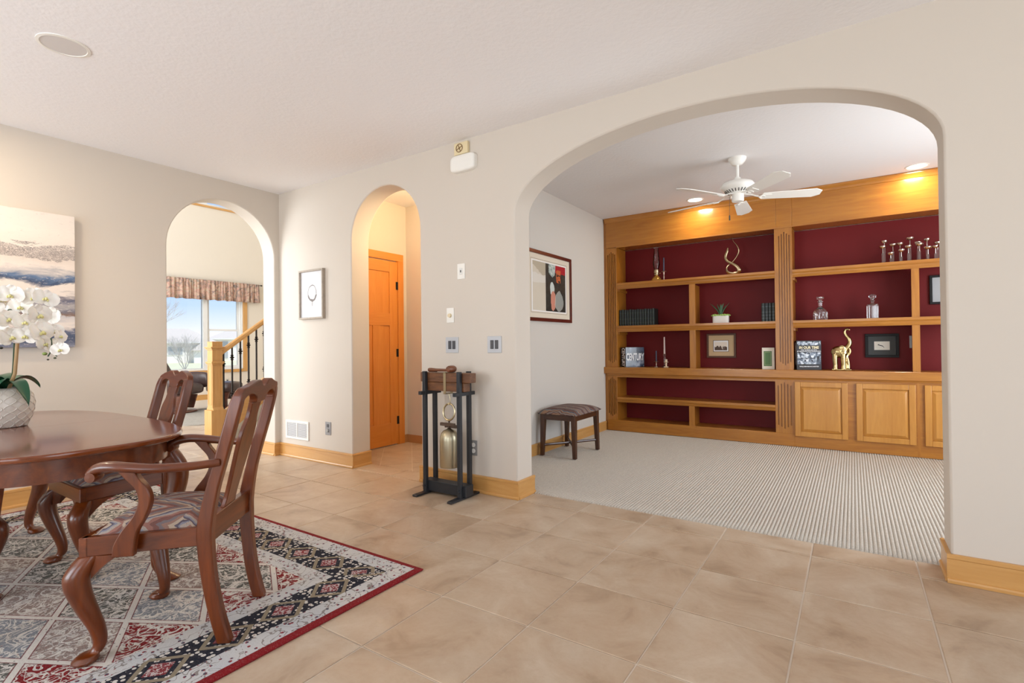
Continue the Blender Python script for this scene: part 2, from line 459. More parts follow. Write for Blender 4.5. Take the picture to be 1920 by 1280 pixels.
base_run('baseboard_back_a', (XB, 0), (xl2, 0), (0, -1), 0, .017)
base_run('baseboard_back_b', (xr2, 0), (xlb, 0), (0, -1), .017, .017)
base_run('baseboard_back_c', (xrb, 0), (3.5, 0), (0, -1), .017, 0)
base_run('baseboard_arch_a', (xl2, 0), (xl2, TA), (1, 0), 0, .0)
base_run('baseboard_arch_b', (xr2, 0), (xr2, TA), (-1, 0), 0, .0)
base_run('baseboard_arch_c', (xlb, 0), (xlb, TA), (1, 0), 0, .016)
base_run('baseboard_arch_d', (xrb, 0), (xrb, TA), (-1, 0), 0, .016)
base_run('baseboard_left_a', (XB, Y1+R1), (XB, 0), (1, 0), .017, 0)
base_run('baseboard_left_b', (XB, -6.4), (XB, Y1-R1), (1, 0), 0, .017)
base_run('baseboard_arch_e', (XB-TB, Y1+R1), (XB, Y1+R1), (0, -1), .016, 0)
base_run('baseboard_arch_f', (XB-TB, Y1-R1), (XB, Y1-R1), (0, 1), .016, 0)
base_run('baseboard_den_left', (DXL, TA), (DXL, 3.08), (1, 0), 0, 0, .125, False)
base_run('baseboard_living_far', (LX, LY0), (LX, LY1), (1, 0), 0, 0, .115, False)
TILEBASE = plain('tile_base_strip', srgb(176, 128, 84), .45)
struct('baseboard_hall_left', MB().box(-4.38, -4.366, 1.135, 1.2, 0, .09), TILEBASE)
struct('baseboard_hall_back', MB().box(-4.38, DXL-.12, 1.186, 1.2, 0, .09), TILEBASE)

# ------------------------------------------------------------------ vestibule door (faces +x, hinges on its far side)
dx = -4.38
door = thing('door_1', None, None, (dx, 0, 0)); door['kind'] = 'structure'
dy0, dy1, dz = .16, 1.035, 2.092        # slab from behind the jamb to the hinge side
dy0 = .42
# slab as stiles, rails and sunk panels
def part_box(name, mat, par, *b, bevel=.002):
    return build(name, MB().box(*b), mat, par, bevel=bevel)
s0, s1 = .004, .018
part_box('panel', DOORW['z'], door, .001, .008, dy0+.1, dy1-.1, .2, dz-.1, bevel=0)
for ya, yb in ((dy0, dy0+.115), (dy1-.115, dy1)): part_box('stile', DOORW['z'], door, s0, s1, ya, yb, .012, dz)
part_box('stile', DOORW['z'], door, s0, s1, (dy0+dy1)/2-.055, (dy0+dy1)/2+.055, .26, 1.36)
for za, zb in ((.012, .26), (1.36, 1.50), (dz-.125, dz)): part_box('rail', DOORW['y'], door, s0, s1, dy0+.115, dy1-.115, za, zb)
part_box('casing', DOORW['z'], door, 0, .022, dy1+.012, 1.135, 0, dz+.012)
part_box('casing', DOORW['z'], door, 0, .022, dy0-.112, dy0-.012, 0, dz+.012)
part_box('casing', DOORW['y'], door, 0, .022, dy0-.112, 1.135, dz+.012, dz+.095)
part_box('jamb', DOORW['z'], door, 0, .010, dy1, dy1+.014, 0, dz+.014, bevel=0)
for hz in (.28, 1.05, 1.82):
    build('hinge', MB().lathe([(.007, -.045), (.007, .045)], (.021, dy1+.005, hz), 10).box(.018, .0205, dy1-.02, dy1+.022, hz-.045, hz+.045), BLACKM, door)

# ------------------------------------------------------------------ living room windows
SASH = plain('window_vinyl', srgb(226, 226, 224), .45)
PANE = glass('window_glass')
def window(name, ya, yb, za, zb, mulls, x=LX, casing=.10, hung=None):
    w = thing(name, None, None, (x, 0, 0)); w['kind'] = 'structure'
    fr = .045
    edges = [ya]+mulls+[yb]
    build('frame', MB().box(-.12, -.02, ya, yb, za, za+fr).box(-.12, -.02, ya, yb, zb-fr, zb).box(-.12, -.02, ya, ya+fr, za+fr, zb-fr).box(-.12, -.02, yb-fr, yb, za+fr, zb-fr), SASH, w)
    for my in mulls: build('mullion', MB().box(-.12, -.02, my-.045, my+.045, za+fr, zb-fr), SASH, w)
    for i in range(len(edges)-1):
        a = edges[i]+.045; b = edges[i+1]-.045
        if hung and i == hung[0]:
            hz = hung[1]
            for nm, c, d, xo in (('upper', hz-.02, zb-fr, -.085), ('lower', za+fr, hz+.02, -.06)):
                s_ = build('sash', MB().box(xo-.015, xo+.015, a, b, c, c+.04).box(xo-.015, xo+.015, a, b, d-.04, d).box(xo-.015, xo+.015, a, a+.055, c+.04, d-.04).box(xo-.015, xo+.015, b-.055, b, c+.04, d-.04), SASH, w)
                build('pane', MB().box(xo-.003, xo+.003, a+.05, b-.05, c+.035, d-.035), PANE, s_)
        else:
            build('pane', MB().box(-.075, -.069, a, b, za+fr, zb-fr), PANE, w)
    c = casing
    for nm, bx in (('casing', (0, .02, ya-c, ya, za-c*.6, zb+c)), ('casing', (0, .02, yb, yb+c, za-c*.6, zb+c)), ('casing', (0, .02, ya, yb, zb, zb+c)), ('sill_trim', (0, .026, ya, yb, za-c*.65, za))):
        build(nm, MB().box(*bx), TRIM['z' if bx[5]-bx[4] > .5 else 'y'], w, bevel=.003)
    build('jamb_liner', MB().box(-.16, 0, ya-.001, ya+.012, za, zb).box(-.16, 0, yb-.012, yb+.001, za, zb).box(-.16, 0, ya, yb, za-.001, za+.012).box(-.16, 0, ya, yb, zb-.012, zb+.001), SASH, w)
    return w
window('window_1', .55, 3.246, .64, 2.42, [2.438], hung=(1, 1.523))
window('window_2', .55, 3.246, 4.24, 5.5, [2.438], casing=.065)
# frames of the windows the daylight comes through, behind and beside the camera
def plain_window(name, axis, c, ua, ub, za, zb, n):
    w = MB(); t = .05
    def bx(a, b, e, f):
        if axis == 'y': w.box(a, b, c-.03, c+.03, e, f)
        else: w.box(c-.03, c+.03, a, b, e, f)
    bx(ua, ub, za, za+t); bx(ua, ub, zb-t, zb)
    for i in range(n+1):
        u = ua+(ub-ua)*i/n; bx(max(ua, u-t/2), min(ub, u+t/2), za+t, zb-t)
    o = struct(name, w, SASH); return o
plain_window('window_3', 'y', -6.36, -4.7, -2.1, .35, 2.25, 3)
plain_window('window_4', 'y', -6.36, -.7, 1.9, .35, 2.25, 3)
plain_window('window_5', 'x', 3.46, -3.7, -1.5, .35, 2.25, 2)
plain_window('window_6', 'x', 1.765, .6, 2.5, .5, 2.2, 2)

# ================================================================== DINING AREA
# ------------------------------------------------------------------ patterned rug
def rug_mat(hx, hy):
    k = NT('persian_panel_rug'); tc = k.n('TexCoord'); sp = k.n('SeparateXYZ'); k.t.links.new(tc.outputs['Object'], sp.inputs[0])
    x, y = sp.outputs[0], sp.outputs[1]; M = k.math
    co = k.coord('Object')
    ax, ay = M('ABSOLUTE', x), M('ABSOLUTE', y)
    dxe, dye = M('SUBTRACT', hx, ax), M('SUBTRACT', hy, ay)
    d = M('MINIMUM', dxe, dye)
    alongx = M('LESS_THAN', dye, dxe)                      # 1 on the edges that run along x
    along = M('ADD', M('MULTIPLY', alongx, x), M('MULTIPLY', M('SUBTRACT', 1.0, alongx), y))
    def step(a, b): return M('MULTIPLY', M('GREATER_THAN', d, a), M('LESS_THAN', d, b))
    RED, CREAM, NAVY = srgb(124, 22, 28), srgb(208, 202, 194), srgb(30, 32, 44)
    GREY, BEIGE, BLUE = srgb(92, 92, 86), srgb(150, 132, 124), srgb(132, 136, 142)
    # contour scrollwork
    def scroll(scale, width, dist=1.6, seed=0):
        n_ = k.noise(k.coord('Object', (1,1,1), (0,0,seed), (seed*3.1, seed, 0)), scale, 1.5, .45, dist)
        return M('LESS_THAN', M('ABSOLUTE', M('SUBTRACT', n_, .5)), width)
    vor = k.n('TexVoronoi', feature='F1'); k.set(vor.inputs['Vector'], co); vor.inputs['Scale'].default_value = 46; vor.inputs['Randomness'].default_value = .55
    vd = vor.outputs['Distance']
    ring = M('MULTIPLY', M('LESS_THAN', vd, .42), M('GREATER_THAN', vd, .16))
    core = M('LESS_THAN', vd, .16)
    fine = k.noise(co, 120, 2, .6)
    # field: lattice of lozenges
    p = M('DIVIDE', M('ADD', x, .025), .285); q = M('DIVIDE', M('ADD', y, -.03), .159)
    s_, t_ = M('MULTIPLY', M('ADD', p, q), .5), M('MULTIPLY', M('SUBTRACT', p, q), .5)
    fs, ft = M('FRACT', s_), M('FRACT', t_)
    es = M('MINIMUM', fs, M('SUBTRACT', 1.0, fs)); et = M('MINIMUM', ft, M('SUBTRACT', 1.0, ft))
    edge = M('MINIMUM', es, et)
    cell = k.n('CombineXYZ'); k.set(cell.inputs[0], M('FLOOR', s_)); k.set(cell.inputs[1], M('FLOOR', t_))
    wn = k.n('TexWhiteNoise', noise_dimensions='3D'); k.set(wn.inputs['Vector'], cell.outputs[0]); h = wn.outputs['Value']
    par = M('MODULO', M('ADD', M('ADD', M('FLOOR', s_), M('MULTIPLY', M('FLOOR', t_), 2.0)), 300.0), 3.0)
    cellc = k.mix(M('GREATER_THAN', par, .5), BEIGE, GREY)
    cellc = k.mix(M('GREATER_THAN', par, 1.5), cellc, BLUE)
    redtri = M('LESS_THAN', d, .40+.105)                   # lozenges cut by the border are red
    # half-lozenges: the cell centre falls near the border
    cxw = M('SUBTRACT', M('MULTIPLY', M('ADD', M('FLOOR', s_), M('ADD', M('FLOOR', t_), 1.0)), .285), .025)
    cyw = M('ADD', M('MULTIPLY', M('SUBTRACT', M('FLOOR', s_), M('FLOOR', t_)), .159), .03)
    dc = M('MINIMUM', M('SUBTRACT', hx, M('ABSOLUTE', cxw)), M('SUBTRACT', hy, M('ABSOLUTE', cyw)))
    isred = M('LESS_THAN', dc, .47)
    cellc = k.mix(isred, cellc, RED)
    sc1 = scroll(9.5, .046, 2.6, 1); sc2 = scroll(18, .040, 2.0, 2)
    fieldc = k.mix(M('MAXIMUM', sc1, M('MULTIPLY', sc2, .75)), cellc, CREAM)
    fieldc = k.mix(M('MULTIPLY', M('MULTIPLY', ring, M('GREATER_THAN', vd, .36)), .55), fieldc, NAVY)
    fieldc = k.mix(M('MULTIPLY', core, M('SUBTRACT', .6, M('MULTIPLY', isred, .4))), fieldc, srgb(128, 44, 44))
    line = M('LESS_THAN', edge, .040)
    linec = k.mix(M('MULTIPLY', core, .8), CREAM, srgb(60, 58, 66))
    fieldc = k.mix(line, fieldc, linec)
    fieldc = k.mix(M('MULTIPLY', M('LESS_THAN', M('ABSOLUTE', M('SUBTRACT', edge, .047)), .008), .8), fieldc, srgb(110, 40, 44))
    # navy main border with beads and a row of red lozenges
    un = M('SUBTRACT', M('FRACT', M('DIVIDE', along, .235)), .5)
    dn = M('DIVIDE', M('SUBTRACT', d, .215), .085)
    loz = M('ADD', M('MULTIPLY', M('ABSOLUTE', un), 2.6), M('ABSOLUTE', dn))
    navy = k.mix(ring, NAVY, CREAM); navy = k.mix(core, navy, srgb(150, 100, 84))
    zig = M('LESS_THAN', M('ABSOLUTE', M('SUBTRACT', loz, 1.05)), .14)
    navy = k.mix(zig, navy, srgb(138, 126, 106))
    lo2 = M('LESS_THAN', loz, .78)
    navy = k.mix(lo2, navy, NAVY); navy = k.mix(M('LESS_THAN', loz, .6), navy, k.mix(k.math('GREATER_THAN', fine, .52), srgb(122, 38, 46), srgb(186, 172, 170)))
    # pale guard borders
    v2 = k.n('TexVoronoi', feature='F1'); k.set(v2.inputs['Vector'], co); v2.inputs['Scale'].default_value = 31; v2.inputs['Randomness'].default_value = .7
    pale = k.mix(k.noise(co, 6, 2), CREAM, srgb(176, 182, 190))
    pale = k.mix(M('MULTIPLY', scroll(16, .018, 1.0, 5), .75), pale, srgb(112, 100, 92))
    pale = k.mix(M('LESS_THAN', v2.outputs['Distance'], .19), pale, srgb(64, 66, 84))
    pale = k.mix(M('MULTIPLY', M('LESS_THAN', v2.outputs['Distance'], .24), M('GREATER_THAN', fine, .54)), pale, srgb(140, 40, 44))
    c = k.mix(M('GREATER_THAN', d, .030), RED, pale)
    c = k.mix(step(.125, .305), c, navy)
    c = k.mix(M('GREATER_THAN', d, .395), c, fieldc)
    c = k.mix(M('MULTIPLY', M('ABSOLUTE', M('SUBTRACT', fine, .5)), .7), c, srgb(150, 140, 134))
    k.P(Base_Color=c, Roughness=.95); k.b.inputs['Specular IOR Level'].default_value = .12
    k.bump(fine, .35, .004); return k.m
hx, hy = (RUG[1]-RUG[0])/2, (RUG[3]-RUG[2])/2
mb = MB(); n_ = 7
ring_ = [(hx, hy, .0), (hx+.002, hy+.002, .007), (hx-.006, hy-.006, .0125), (hx-.02, hy-.02, .013)]
vv = []
for a, b, z in ring_: vv += [(-a,-b,z),(a,-b,z),(a,b,z),(-a,b,z)]
ff = [(12,13,14,15)]
for r in range(3):
    for i in range(4):
        j = (i+1) % 4; ff.append((r*4+i, r*4+j, r*4+4+j, r*4+4+i))
mb.add(vv, ff)
rug = build('area_rug', mb, rug_mat(hx, hy), loc=((RUG[0]+RUG[1])/2, (RUG[2]+RUG[3])/2, .0006))
tag(rug, 'patterned oriental rug with red edge and navy border under the dining table', 'rug')
RZ = .0136

# ------------------------------------------------------------------ cabriole leg
def cabriole(mb, x, y, top, sx, sy, s=1.0, knee=.040, foot=.041):
    """leg of height top at (x, y); sx, sy = outward direction of the knee"""
    l = math.hypot(sx, sy); sx, sy = sx/l, sy/l
    o = lambda d, z: (x+sx*d*s, y+sy*d*s, z)
    pts = [o(.004, top), o(.024, top*.93), o(.044, top*.83), o(.042, top*.70), o(.018, top*.50), o(-.010, top*.30), o(-.020, top*.16), o(-.010, top*.085), o(.012, .026), o(.022, .012), o(.022, .002)]
    rr = [knee*.86, knee*.98, knee*1.02, knee*.97, knee*.84, knee*.66, knee*.53, knee*.53, foot*.82, foot, foot*.86]
    P = catmull(pts, 4); R = lerp_list(rr, 4)
    n = 14; vs_ = []
    for p, r in zip(P, R):
        for i in range(n):
            a = 2*PI*i/n; vs_.append((p.x+r*math.cos(a), p.y+r*math.sin(a), p.z))
    fs = []
    for j in range(len(P)-1):
        for i in range(n):
            k = (i+1) % n; fs.append((j*n+i, j*n+k, (j+1)*n+k, (j+1)*n+i))
    fs += [tuple(range(n)), tuple(reversed(range((len(P)-1)*n, len(P)*n)))]
    mb.add(vs_, fs, True); return mb
def ear(mb, x, y, z, dx, dy, L=.075, h=.055, t=.022):
    """carved knee bracket running from the knee along the rail"""
    prof = [(0, 0), (L, 0)] + [(L*(1-u), -h*(u**1.7)) for u in (.25, .5, .75, 1.0)]
    n = len(prof); nx, ny = -dy, dx; vs_ = []
    for sgn in (-1, 1):
        vs_ += [(x+dx*a+nx*t/2*sgn, y+dy*a+ny*t/2*sgn, z+b) for a, b in prof]
    mb.add(vs_, [tuple(range(n)), tuple(reversed(range(n, 2*n)))]+[(i, (i+1) % n, n+(i+1) % n, n+i) for i in range(n)]); return mb

# ------------------------------------------------------------------ upholstery
def tapestry():
    k = NT('southwest_tapestry'); v = k.coord('Object')
    sp = k.n('SeparateXYZ'); k.t.links.new(v, sp.inputs[0]); M = k.math
    nz = k.noise(v, 9, 3, .6)
    tri = M('ABSOLUTE', M('SUBTRACT', M('FRACT', M('MULTIPLY', sp.outputs[0], 5.2)), .5))
    big = M('FLOOR', M('ADD', M('MULTIPLY', sp.outputs[1], 5.5), M('MULTIPLY', nz, 1.2)))
    wf = M('FRACT', M('ADD', M('ADD', M('MULTIPLY', sp.outputs[1], 7.0), M('MULTIPLY', tri, M('SUBTRACT', M('MULTIPLY', M('MODULO', M('ADD', big, 20.0), 2.0), 5.2), 2.6))), M('MULTIPLY', nz, .7)))
    n2 = k.noise(v, 260, 2)
    c = k.ramp(wf, [(.0, srgb(112, 62, 56)), (.16, srgb(158, 104, 92)), (.3, srgb(178, 168, 158)), (.42, srgb(128, 138, 156)), (.5, srgb(62, 66, 92)), (.58, srgb(196, 178, 156)), (.72, srgb(150, 112, 98)), (.86, srgb(108, 104, 112)), (1, srgb(176, 156, 144))], 'CONSTANT')
    c = k.mix(k.math('ADD', .18, k.math('MULTIPLY', n2, .4)), c, srgb(128, 108, 100))
    k.P(Base_Color=c, Roughness=.95); k.b.inputs['Specular IOR Level'].default_value = .15; k.bump(n2, .4, .003); return k.m
TAP = tapestry()
LEATHER = plain('dark_brown_leather', srgb(58, 38, 34), .32, bump=(30, .25, .01))

def make_chair(name, arms, hw, label, group=None):
    t = thing(name, label, 'chair', group=group)
    f, bw = hw, hw-.05                                     # half widths front / back at the seat
    cw = CHERRY
    # seat rails
    build('seat_rail', MB().box(-f, f, .178, .208, .378, .448), cw['x'], t, bevel=.004)
    mb = MB()
    for s in (-1, 1):
        a = [(s*f, .20), (s*(f-.028), .20), (s*(bw-.025), -.19), (s*bw, -.19)]
        build('seat_rail', MB().prism(a, .380, .448, 'xy'), cw['y'], t, bevel=.003)
    build('seat_board', MB().prism([(-f+.006, .196), (f-.006, .196), (bw-.006, -.19), (-bw+.006, -.19)], .405, .443, 'xy'), cw['x'], t)
    rr = build('seat_rail', MB().box(-bw, bw, -.205, -.175, .378, .475), cw['x'], t, bevel=.003)
    # drop-in cushion
    n = 12; vs_ = []; fs = []
    for j in range(n+1):
        for i in range(n+1):
            u, w = i/n*2-1, j/n*2-1
            fw = (f-.022)*(w+1)/2+(bw-.02)*(1-w)/2
            dome = (1-abs(u)**3.0)*(1-abs(w)**3.0)
            vs_.append((u*fw, .005+w*.183, .446+.058*dome**.55))
    for j in range(n):
        for i in range(n): a = j*(n+1)+i; fs.append((a, a+1, a+n+2, a+n+1))
    # closed underside so that the pad is a solid body
    base = len(vs_)
    per = [i for i in range(n+1)]+[(j+1)*(n+1)-1 for j in range(1, n+1)]+[n*(n+1)+i for i in range(n-1, -1, -1)]+[j*(n+1) for j in range(n-1, 0, -1)]
    for p in per: vs_.append((vs_[p][0]*.97, vs_[p][1]*.97, .425))
    for q in range(len(per)): r_ = (q+1) % len(per); fs.append((per[q], base+q, base+r_, per[r_]))
    fs.append(tuple(base+q for q in range(len(per))))
    build('seat_cushion', MB().add(vs_, fs, True), TAP, t, sharp=50)
    # front legs
    for s in (-1, 1):
        mb = MB(); cabriole(mb, s*(f-.03), .178, .382, s*.75, 1)
        ear(mb, s*(f-.045), .190, .381, -s, 0, .085, .075, .028); ear(mb, s*(f-.020), .17, .381, 0, -1, .110, .080, .028)
        build('leg', mb, cw['z'], t, sharp=50)
    # back legs sweep up into the stiles (one bent piece on each side)
    zs = [.002, .12, .25, .38, .46, .58, .69, .80, .90, .945]
    ys = [-.252, -.222, -.202, -.192, -.194, -.216, -.245, -.275, -.300, -.311]
    xs = [bw-.028, bw-.024, bw-.016, bw-.010, bw-.008, bw-.010, bw-.012, bw-.010, bw-.012, bw-.018]
    for s in (-1, 1):
        P = catmull([(s*a, b, c) for a, b, c in zip(xs, ys, zs)], 4)
        R = lerp_list([(.021, .024)]*3+[(.021, .027)]*2+[(.019, .023)]*4+[(.019, .017)], 4)
        mb = MB()
        vs_ = []; fs = []
        for p, (rx, ry) in zip(P, R):
            for a, b in ((-1,-1),(1,-1),(1,1),(-1,1)): vs_.append((p.x+a*rx, p.y+b*ry, p.z))
        for j in range(len(P)-1):
            for i in range(4): k = (i+1) % 4; fs.append((j*4+i, j*4+k, j*4+4+k, j*4+4+i))
        fs += [(3,2,1,0), tuple(range(len(P)*4-4, len(P)*4))]
        mb.add(vs_, fs, False)
        o = build('back_leg', mb, cw['z'], t, bevel=.006, seg=2, smooth_all=True, sharp=60)
    # yoke crest rail
    e = bw+.004
    half = [(0, .962), (.012, .963), (.026, .970), (.040, .982), (.056, .988), (.078, .987), (.105, .980), (.135, .973), (.160, .968)]
    out = [(a, b) for a, b in half if a < e-.03]+arc(e-.036, .930, .036, .036, 80, 0, 5)
    lower = [(e-.001, .895), (e-.036, .895)] + arc((.052+e-.036)/2, .905, (e-.036-.052)/2, .030, 0, 180, 10) + [(.050, .895), (0, .893)]
    side = out+lower
    full = side+[(-a, b) for a, b in reversed(side[1:-1])]
    mb = MB().prism(full, -.016, .016, 'xz', smooth=True)
    mb.shift(lambda x, y, z: (x, y-.300-(z-.90)*.24+.010*(1-(x/e)**2)*-1, z))
    build('crest_rail', mb, cw['x'], t, bevel=.004, seg=2, sharp=40)
    # vase-shaped splat
    prof = [(.052, .897), (.046, .86), (.050, .825), (.066, .79), (.072, .755), (.068, .70), (.060, .64), (.052, .58), (.047, .52), (.052, .487), (.058, .473)]
    pp = [(p.x, p.y) for p in catmull([(a, b, 0) for a, b in prof], 3)]
    yy = lambda z: -.182-.012 if z < .47 else -.190-(z-.47)*.262
    nn = len(pp); vs_ = []; fs = []
    for a, b in pp:
        y0 = yy(b)
        vs_ += [(-a, y0-.009, b), (a, y0-.009, b), (a, y0+.009, b), (-a, y0+.009, b)]
    for j in range(nn-1):
        for i in range(4): k = (i+1) % 4; fs.append((j*4+i, j*4+k, j*4+4+k, j*4+4+i))
    fs += [(0,1,2,3), (nn*4-4, nn*4-3, nn*4-2, nn*4-1)]
    build('splat', MB().add(vs_, fs, False), cw['z'], t, bevel=.003, smooth_all=True, sharp=50)
    if arms:
        for s in (-1, 1):
            ap = [(s*(bw+.002), -.246, .690), (s*(bw+.035), -.16, .686), (s*(f+.018), -.05, .690), (s*(f+.026), .03, .699), (s*(f+.020), .09, .703), (s*(f+.008), .135, .694), (s*(f+.002), .160, .672)]
            P = catmull(ap, 6); R = lerp_list([(.016, .015), (.019, .016), (.022, .017), (.026, .018), (.028, .019), (.027, .021), (.024, .021)], 6)
            mb = MB().tube(P, R, 12)
            mb.lathe([(.0, -.027), (.017, -.026), (.020, -.018), (.020, .018), (.017, .026), (0, .027)], (s*(f+.006), .150, .668), 14, 'x')
            build('arm', mb, cw['y'], t, sharp=50)
            sp = [(s*(f+.012), .050, .382), (s*(f+.013), .046, .42), (s*(f+.014), .028, .47), (s*(f+.016), -.008, .525), (s*(f+.018), -.026, .575), (s*(f+.020), -.018, .62), (s*(f+.022), .012, .66), (s*(f+.022), .035, .692)]
            P = catmull(sp, 5); R = lerp_list([(.013, .036), (.013, .036), (.014, .028), (.015, .022), (.015, .020), (.015, .020), (.016, .022), (.016, .028)], 5)
            vs_ = []; fs = []
            for p, (rx, ry) in zip(P, R):
                for a, b in ((-1,-1),(1,-1),(1,1),(-1,1)): vs_.append((p.x+a*rx, p.y+b*ry, p.z))
            for j in range(len(P)-1):
                for i in range(4): k = (i+1) % 4; fs.append((j*4+i, j*4+k, j*4+4+k, j*4+4+i))
            fs += [(3,2,1,0), tuple(range(len(P)*4-4, len(P)*4))]
            build('arm_support', MB().add(vs_, fs), cw['z'], t, bevel=.005, seg=2, smooth_all=True, sharp=60)
    return t
A_ = make_chair('dining_armchair', True, .258, 'cherry dining armchair with scrolled arms and tapestry seat, turned away from the table corner')
A_.location = (-2.312, -2.148, RZ); A_.rotation_euler.z = math.radians(131.2)
B_ = make_chair('dining_chair', False, .226, 'armless cherry dining chair pushed under the far side, its back rising behind the tabletop', 'armless dining chairs')
B_.location = (-3.325, -2.035, RZ); B_.rotation_euler.z = PI
dup(B_, (-4.36, -2.368, RZ), -PI/2+.09, 'armless cherry dining chair at the painting end of the table, mostly hidden', 'armless dining chairs')
dup(B_, (-3.435, -2.72, RZ), 0, 'armless cherry dining chair on the near side, only its front foot in view', 'armless dining chairs')

# ------------------------------------------------------------------ oval dining table
tx, ty, ta, tb = -3.29, -2.385, .905, .462
tab = thing('dining_table', 'oval polished cherry dining table with cabriole legs', 'table', (tx, ty, RZ))
def sup(a, b, n, p=3.0, t0=0, t1=2*PI):
    out = []
    for i in range(n+1):
        t = t0+(t1-t0)*i/n; c, s_ = math.cos(t), math.sin(t)
        out.append((a*math.copysign(abs(c)**(2/p), c), b*math.copysign(abs(s_)**(2/p), s_)))
    return out
ZT = .76-RZ
def top_half(sgn):
    """one leaf of the top with an eased, slightly overhanging edge"""
    rings = [(-.010, -.026), (-.002, -.020), (0, -.012), (-.001, -.006), (-.006, -.001), (-.014, 0)]
    mb = MB(); N = 48; vs_ = []
    for off, dz_ in rings:
        for a, b in sup(ta+off, tb+off, N, 3.0, -PI/2, PI/2): vs_.append((sgn*max(a, .0008), b*sgn, ZT+dz_))
    W_ = N+1; fs = []
    for r in range(len(rings)-1):
        for i in range(N): fs.append((r*W_+i, r*W_+i+1, (r+1)*W_+i+1, (r+1)*W_+i))
    fs.append(tuple(range((len(rings)-1)*W_, len(rings)*W_))); fs.append(tuple(reversed(range(W_))))
    cut = [r*W_ for r in range(len(rings))]+[r*W_+N for r in reversed(range(len(rings)))]; fs.append(tuple(cut))
    return mb.add(vs_, fs, True)
TOPW = wood('cherry_tabletop', srgb(96, 40, 10), srgb(132, 64, 19), 'y', .9, .17, .5)
for sg in (1, -1): build('table_leaf', top_half(sg), TOPW, tab, sharp=30)
mb = MB(); o_ = sup(ta-.055, tb-.055, 72)[:-1]; i_ = sup(ta-.078, tb-.078, 72)[:-1]; n = 72
vs_ = [(a, b, z) for z in (.645-RZ, ZT-.026) for a, b in o_]+[(a, b, z) for z in (.645-RZ, ZT-.026) for a, b in i_]
fs = []
for i in range(n):
    k = (i+1) % n
    fs += [(i, k, n+k, n+i), (2*n+k, 2*n+i, 3*n+i, 3*n+k), (i, 2*n+i, 2*n+k, k), (n+i, n+k, 3*n+k, 3*n+i)]
build('apron', mb.add(vs_, fs, True), CHERRY['x'], tab, sharp=40)
for sx in (-1, 1):
    for sy in (-1, 1):
        mb = MB(); cabriole(mb, sx*.50, sy*.375, .66-RZ, sx*.35, sy, 1.3, .048, .044)
        ear(mb, sx*.47, sy*.385, .648, -sx, 0, .10, .07, .03); ear(mb, sx*.53, sy*.375, .648, sx*.95, -sy*.3, .10, .07, .03)
        build('leg', mb, CHERRY['z'], tab, sharp=50)

# ------------------------------------------------------------------ orchid in a quilted pot
oc = on(7, 800, 'z', .76); ox, oy = oc.x, oc.y
orch = thing('potted_orchid', 'white orchid in a pale embossed ceramic pot on the dining table', 'potted plant', (ox, oy, .7605))
prof = [(.076, 0), (.084, .005), (.098, .035), (.109, .075), (.113, .110), (.107, .148), (.090, .178), (.078, .188), (.072, .187), (.072, .165)]
P = catmull([(a, 0, b) for a, b in prof], 5); N = 64
vs_ = []; fs = []
for j, p in enumerate(P):
    for i in range(N):
        a = 2*PI*i/N
        v = p.z/.19
        amp = .0 if .03 < v < .96 and j < 38 else 0
        # ogee lattice: wavy vertical ribs in alternating phase
        ph = a*7
        wv = math.sin(v*PI*6)*.55+PI/4
        l1 = abs(math.sin((ph+wv)/1.0)); l2 = abs(math.sin((ph-wv)/1.0))
        rib = min(1, 1.6*max(1-l1*4.2, 1-l2*4.2, 0))
        r = p.x+amp*rib
        vs_.append((r*math.cos(a), r*math.sin(a), p.z))
for j in range(len(P)-1):
    for i in range(N): k = (i+1) % N; fs.append((j*N+i, j*N+k, (j+1)*N+k, (j+1)*N+i))
fs.append(tuple(reversed(range(N))))
build('pot', MB().add(vs_, fs, True), plain('cream_glaze', srgb(208, 202, 192), .32, coat=.3), orch, sharp=0)
rel = MB()
for q in range(14):
    for sg in (-1, 1):
        line = []
        for p in P[4:33]:
            th = 2*PI*q/14+sg*(2*PI/28)*math.sin(p.z/.188*PI*5)*.92
            line.append(((p.x+.0006)*math.cos(th), (p.x+.0006)*math.sin(th), p.z))
        rel.tube(line, .0021, 6)
build('relief', rel, MATS['cream_glaze'], orch, sharp=0)
build('soil', MB().lathe([(.001, .168), (.073, .166)], n=24, cap=False), plain('moss', srgb(70, 62, 44), .9), orch)
LEAF = plain('orchid_leaf', srgb(28, 84, 58), .35, coat=.2)
def leaf_mesh(L, w, droop, n=12):
    vs_ = []; fs = []
    for i in range(n+1):
        t = i/n; ww = w*math.sin(PI*min(1, .12+t*.88))**.7*(1 if t < .98 else .2)
        x = L*t*(1-.25*t*droop/.2); z = .10*math.sin(t*1.9)*(1-t*.4)-droop*t*t
        for u in (-1, -.5, 0, .5, 1): vs_.append((x, u*ww, z+abs(u)*.012))
    for i in range(n):
        for u in range(4): a = i*5+u; fs.append((a, a+5, a+6, a+1))
    o = len(vs_); vs_ += [(a, b, c-.004) for a, b, c in vs_]; fs += [tuple(reversed([q+o for q in f])) for f in fs]
    m_ = MB().add(vs_, fs, True)
    return m_
for ang, L, w, dr in ((-35, .17, .045, .10), (20, .20, .034, .14), (150, .17, .045, .10), (95, .15, .04, .06), (188, .13, .055, .02), (240, .15, .055, .04), (300, .14, .05, .05), (-110, .18, .045, .12), (215, .17, .04, .1)):
    lm = leaf_mesh(L, w, dr); lm.xf(Matrix.Rotation(math.radians(ang), 4, 'Z')); lm.shift(lambda x, y, z: (x, y, z+.185))
    build('leaf', lm, LEAF, orch, sharp=0)
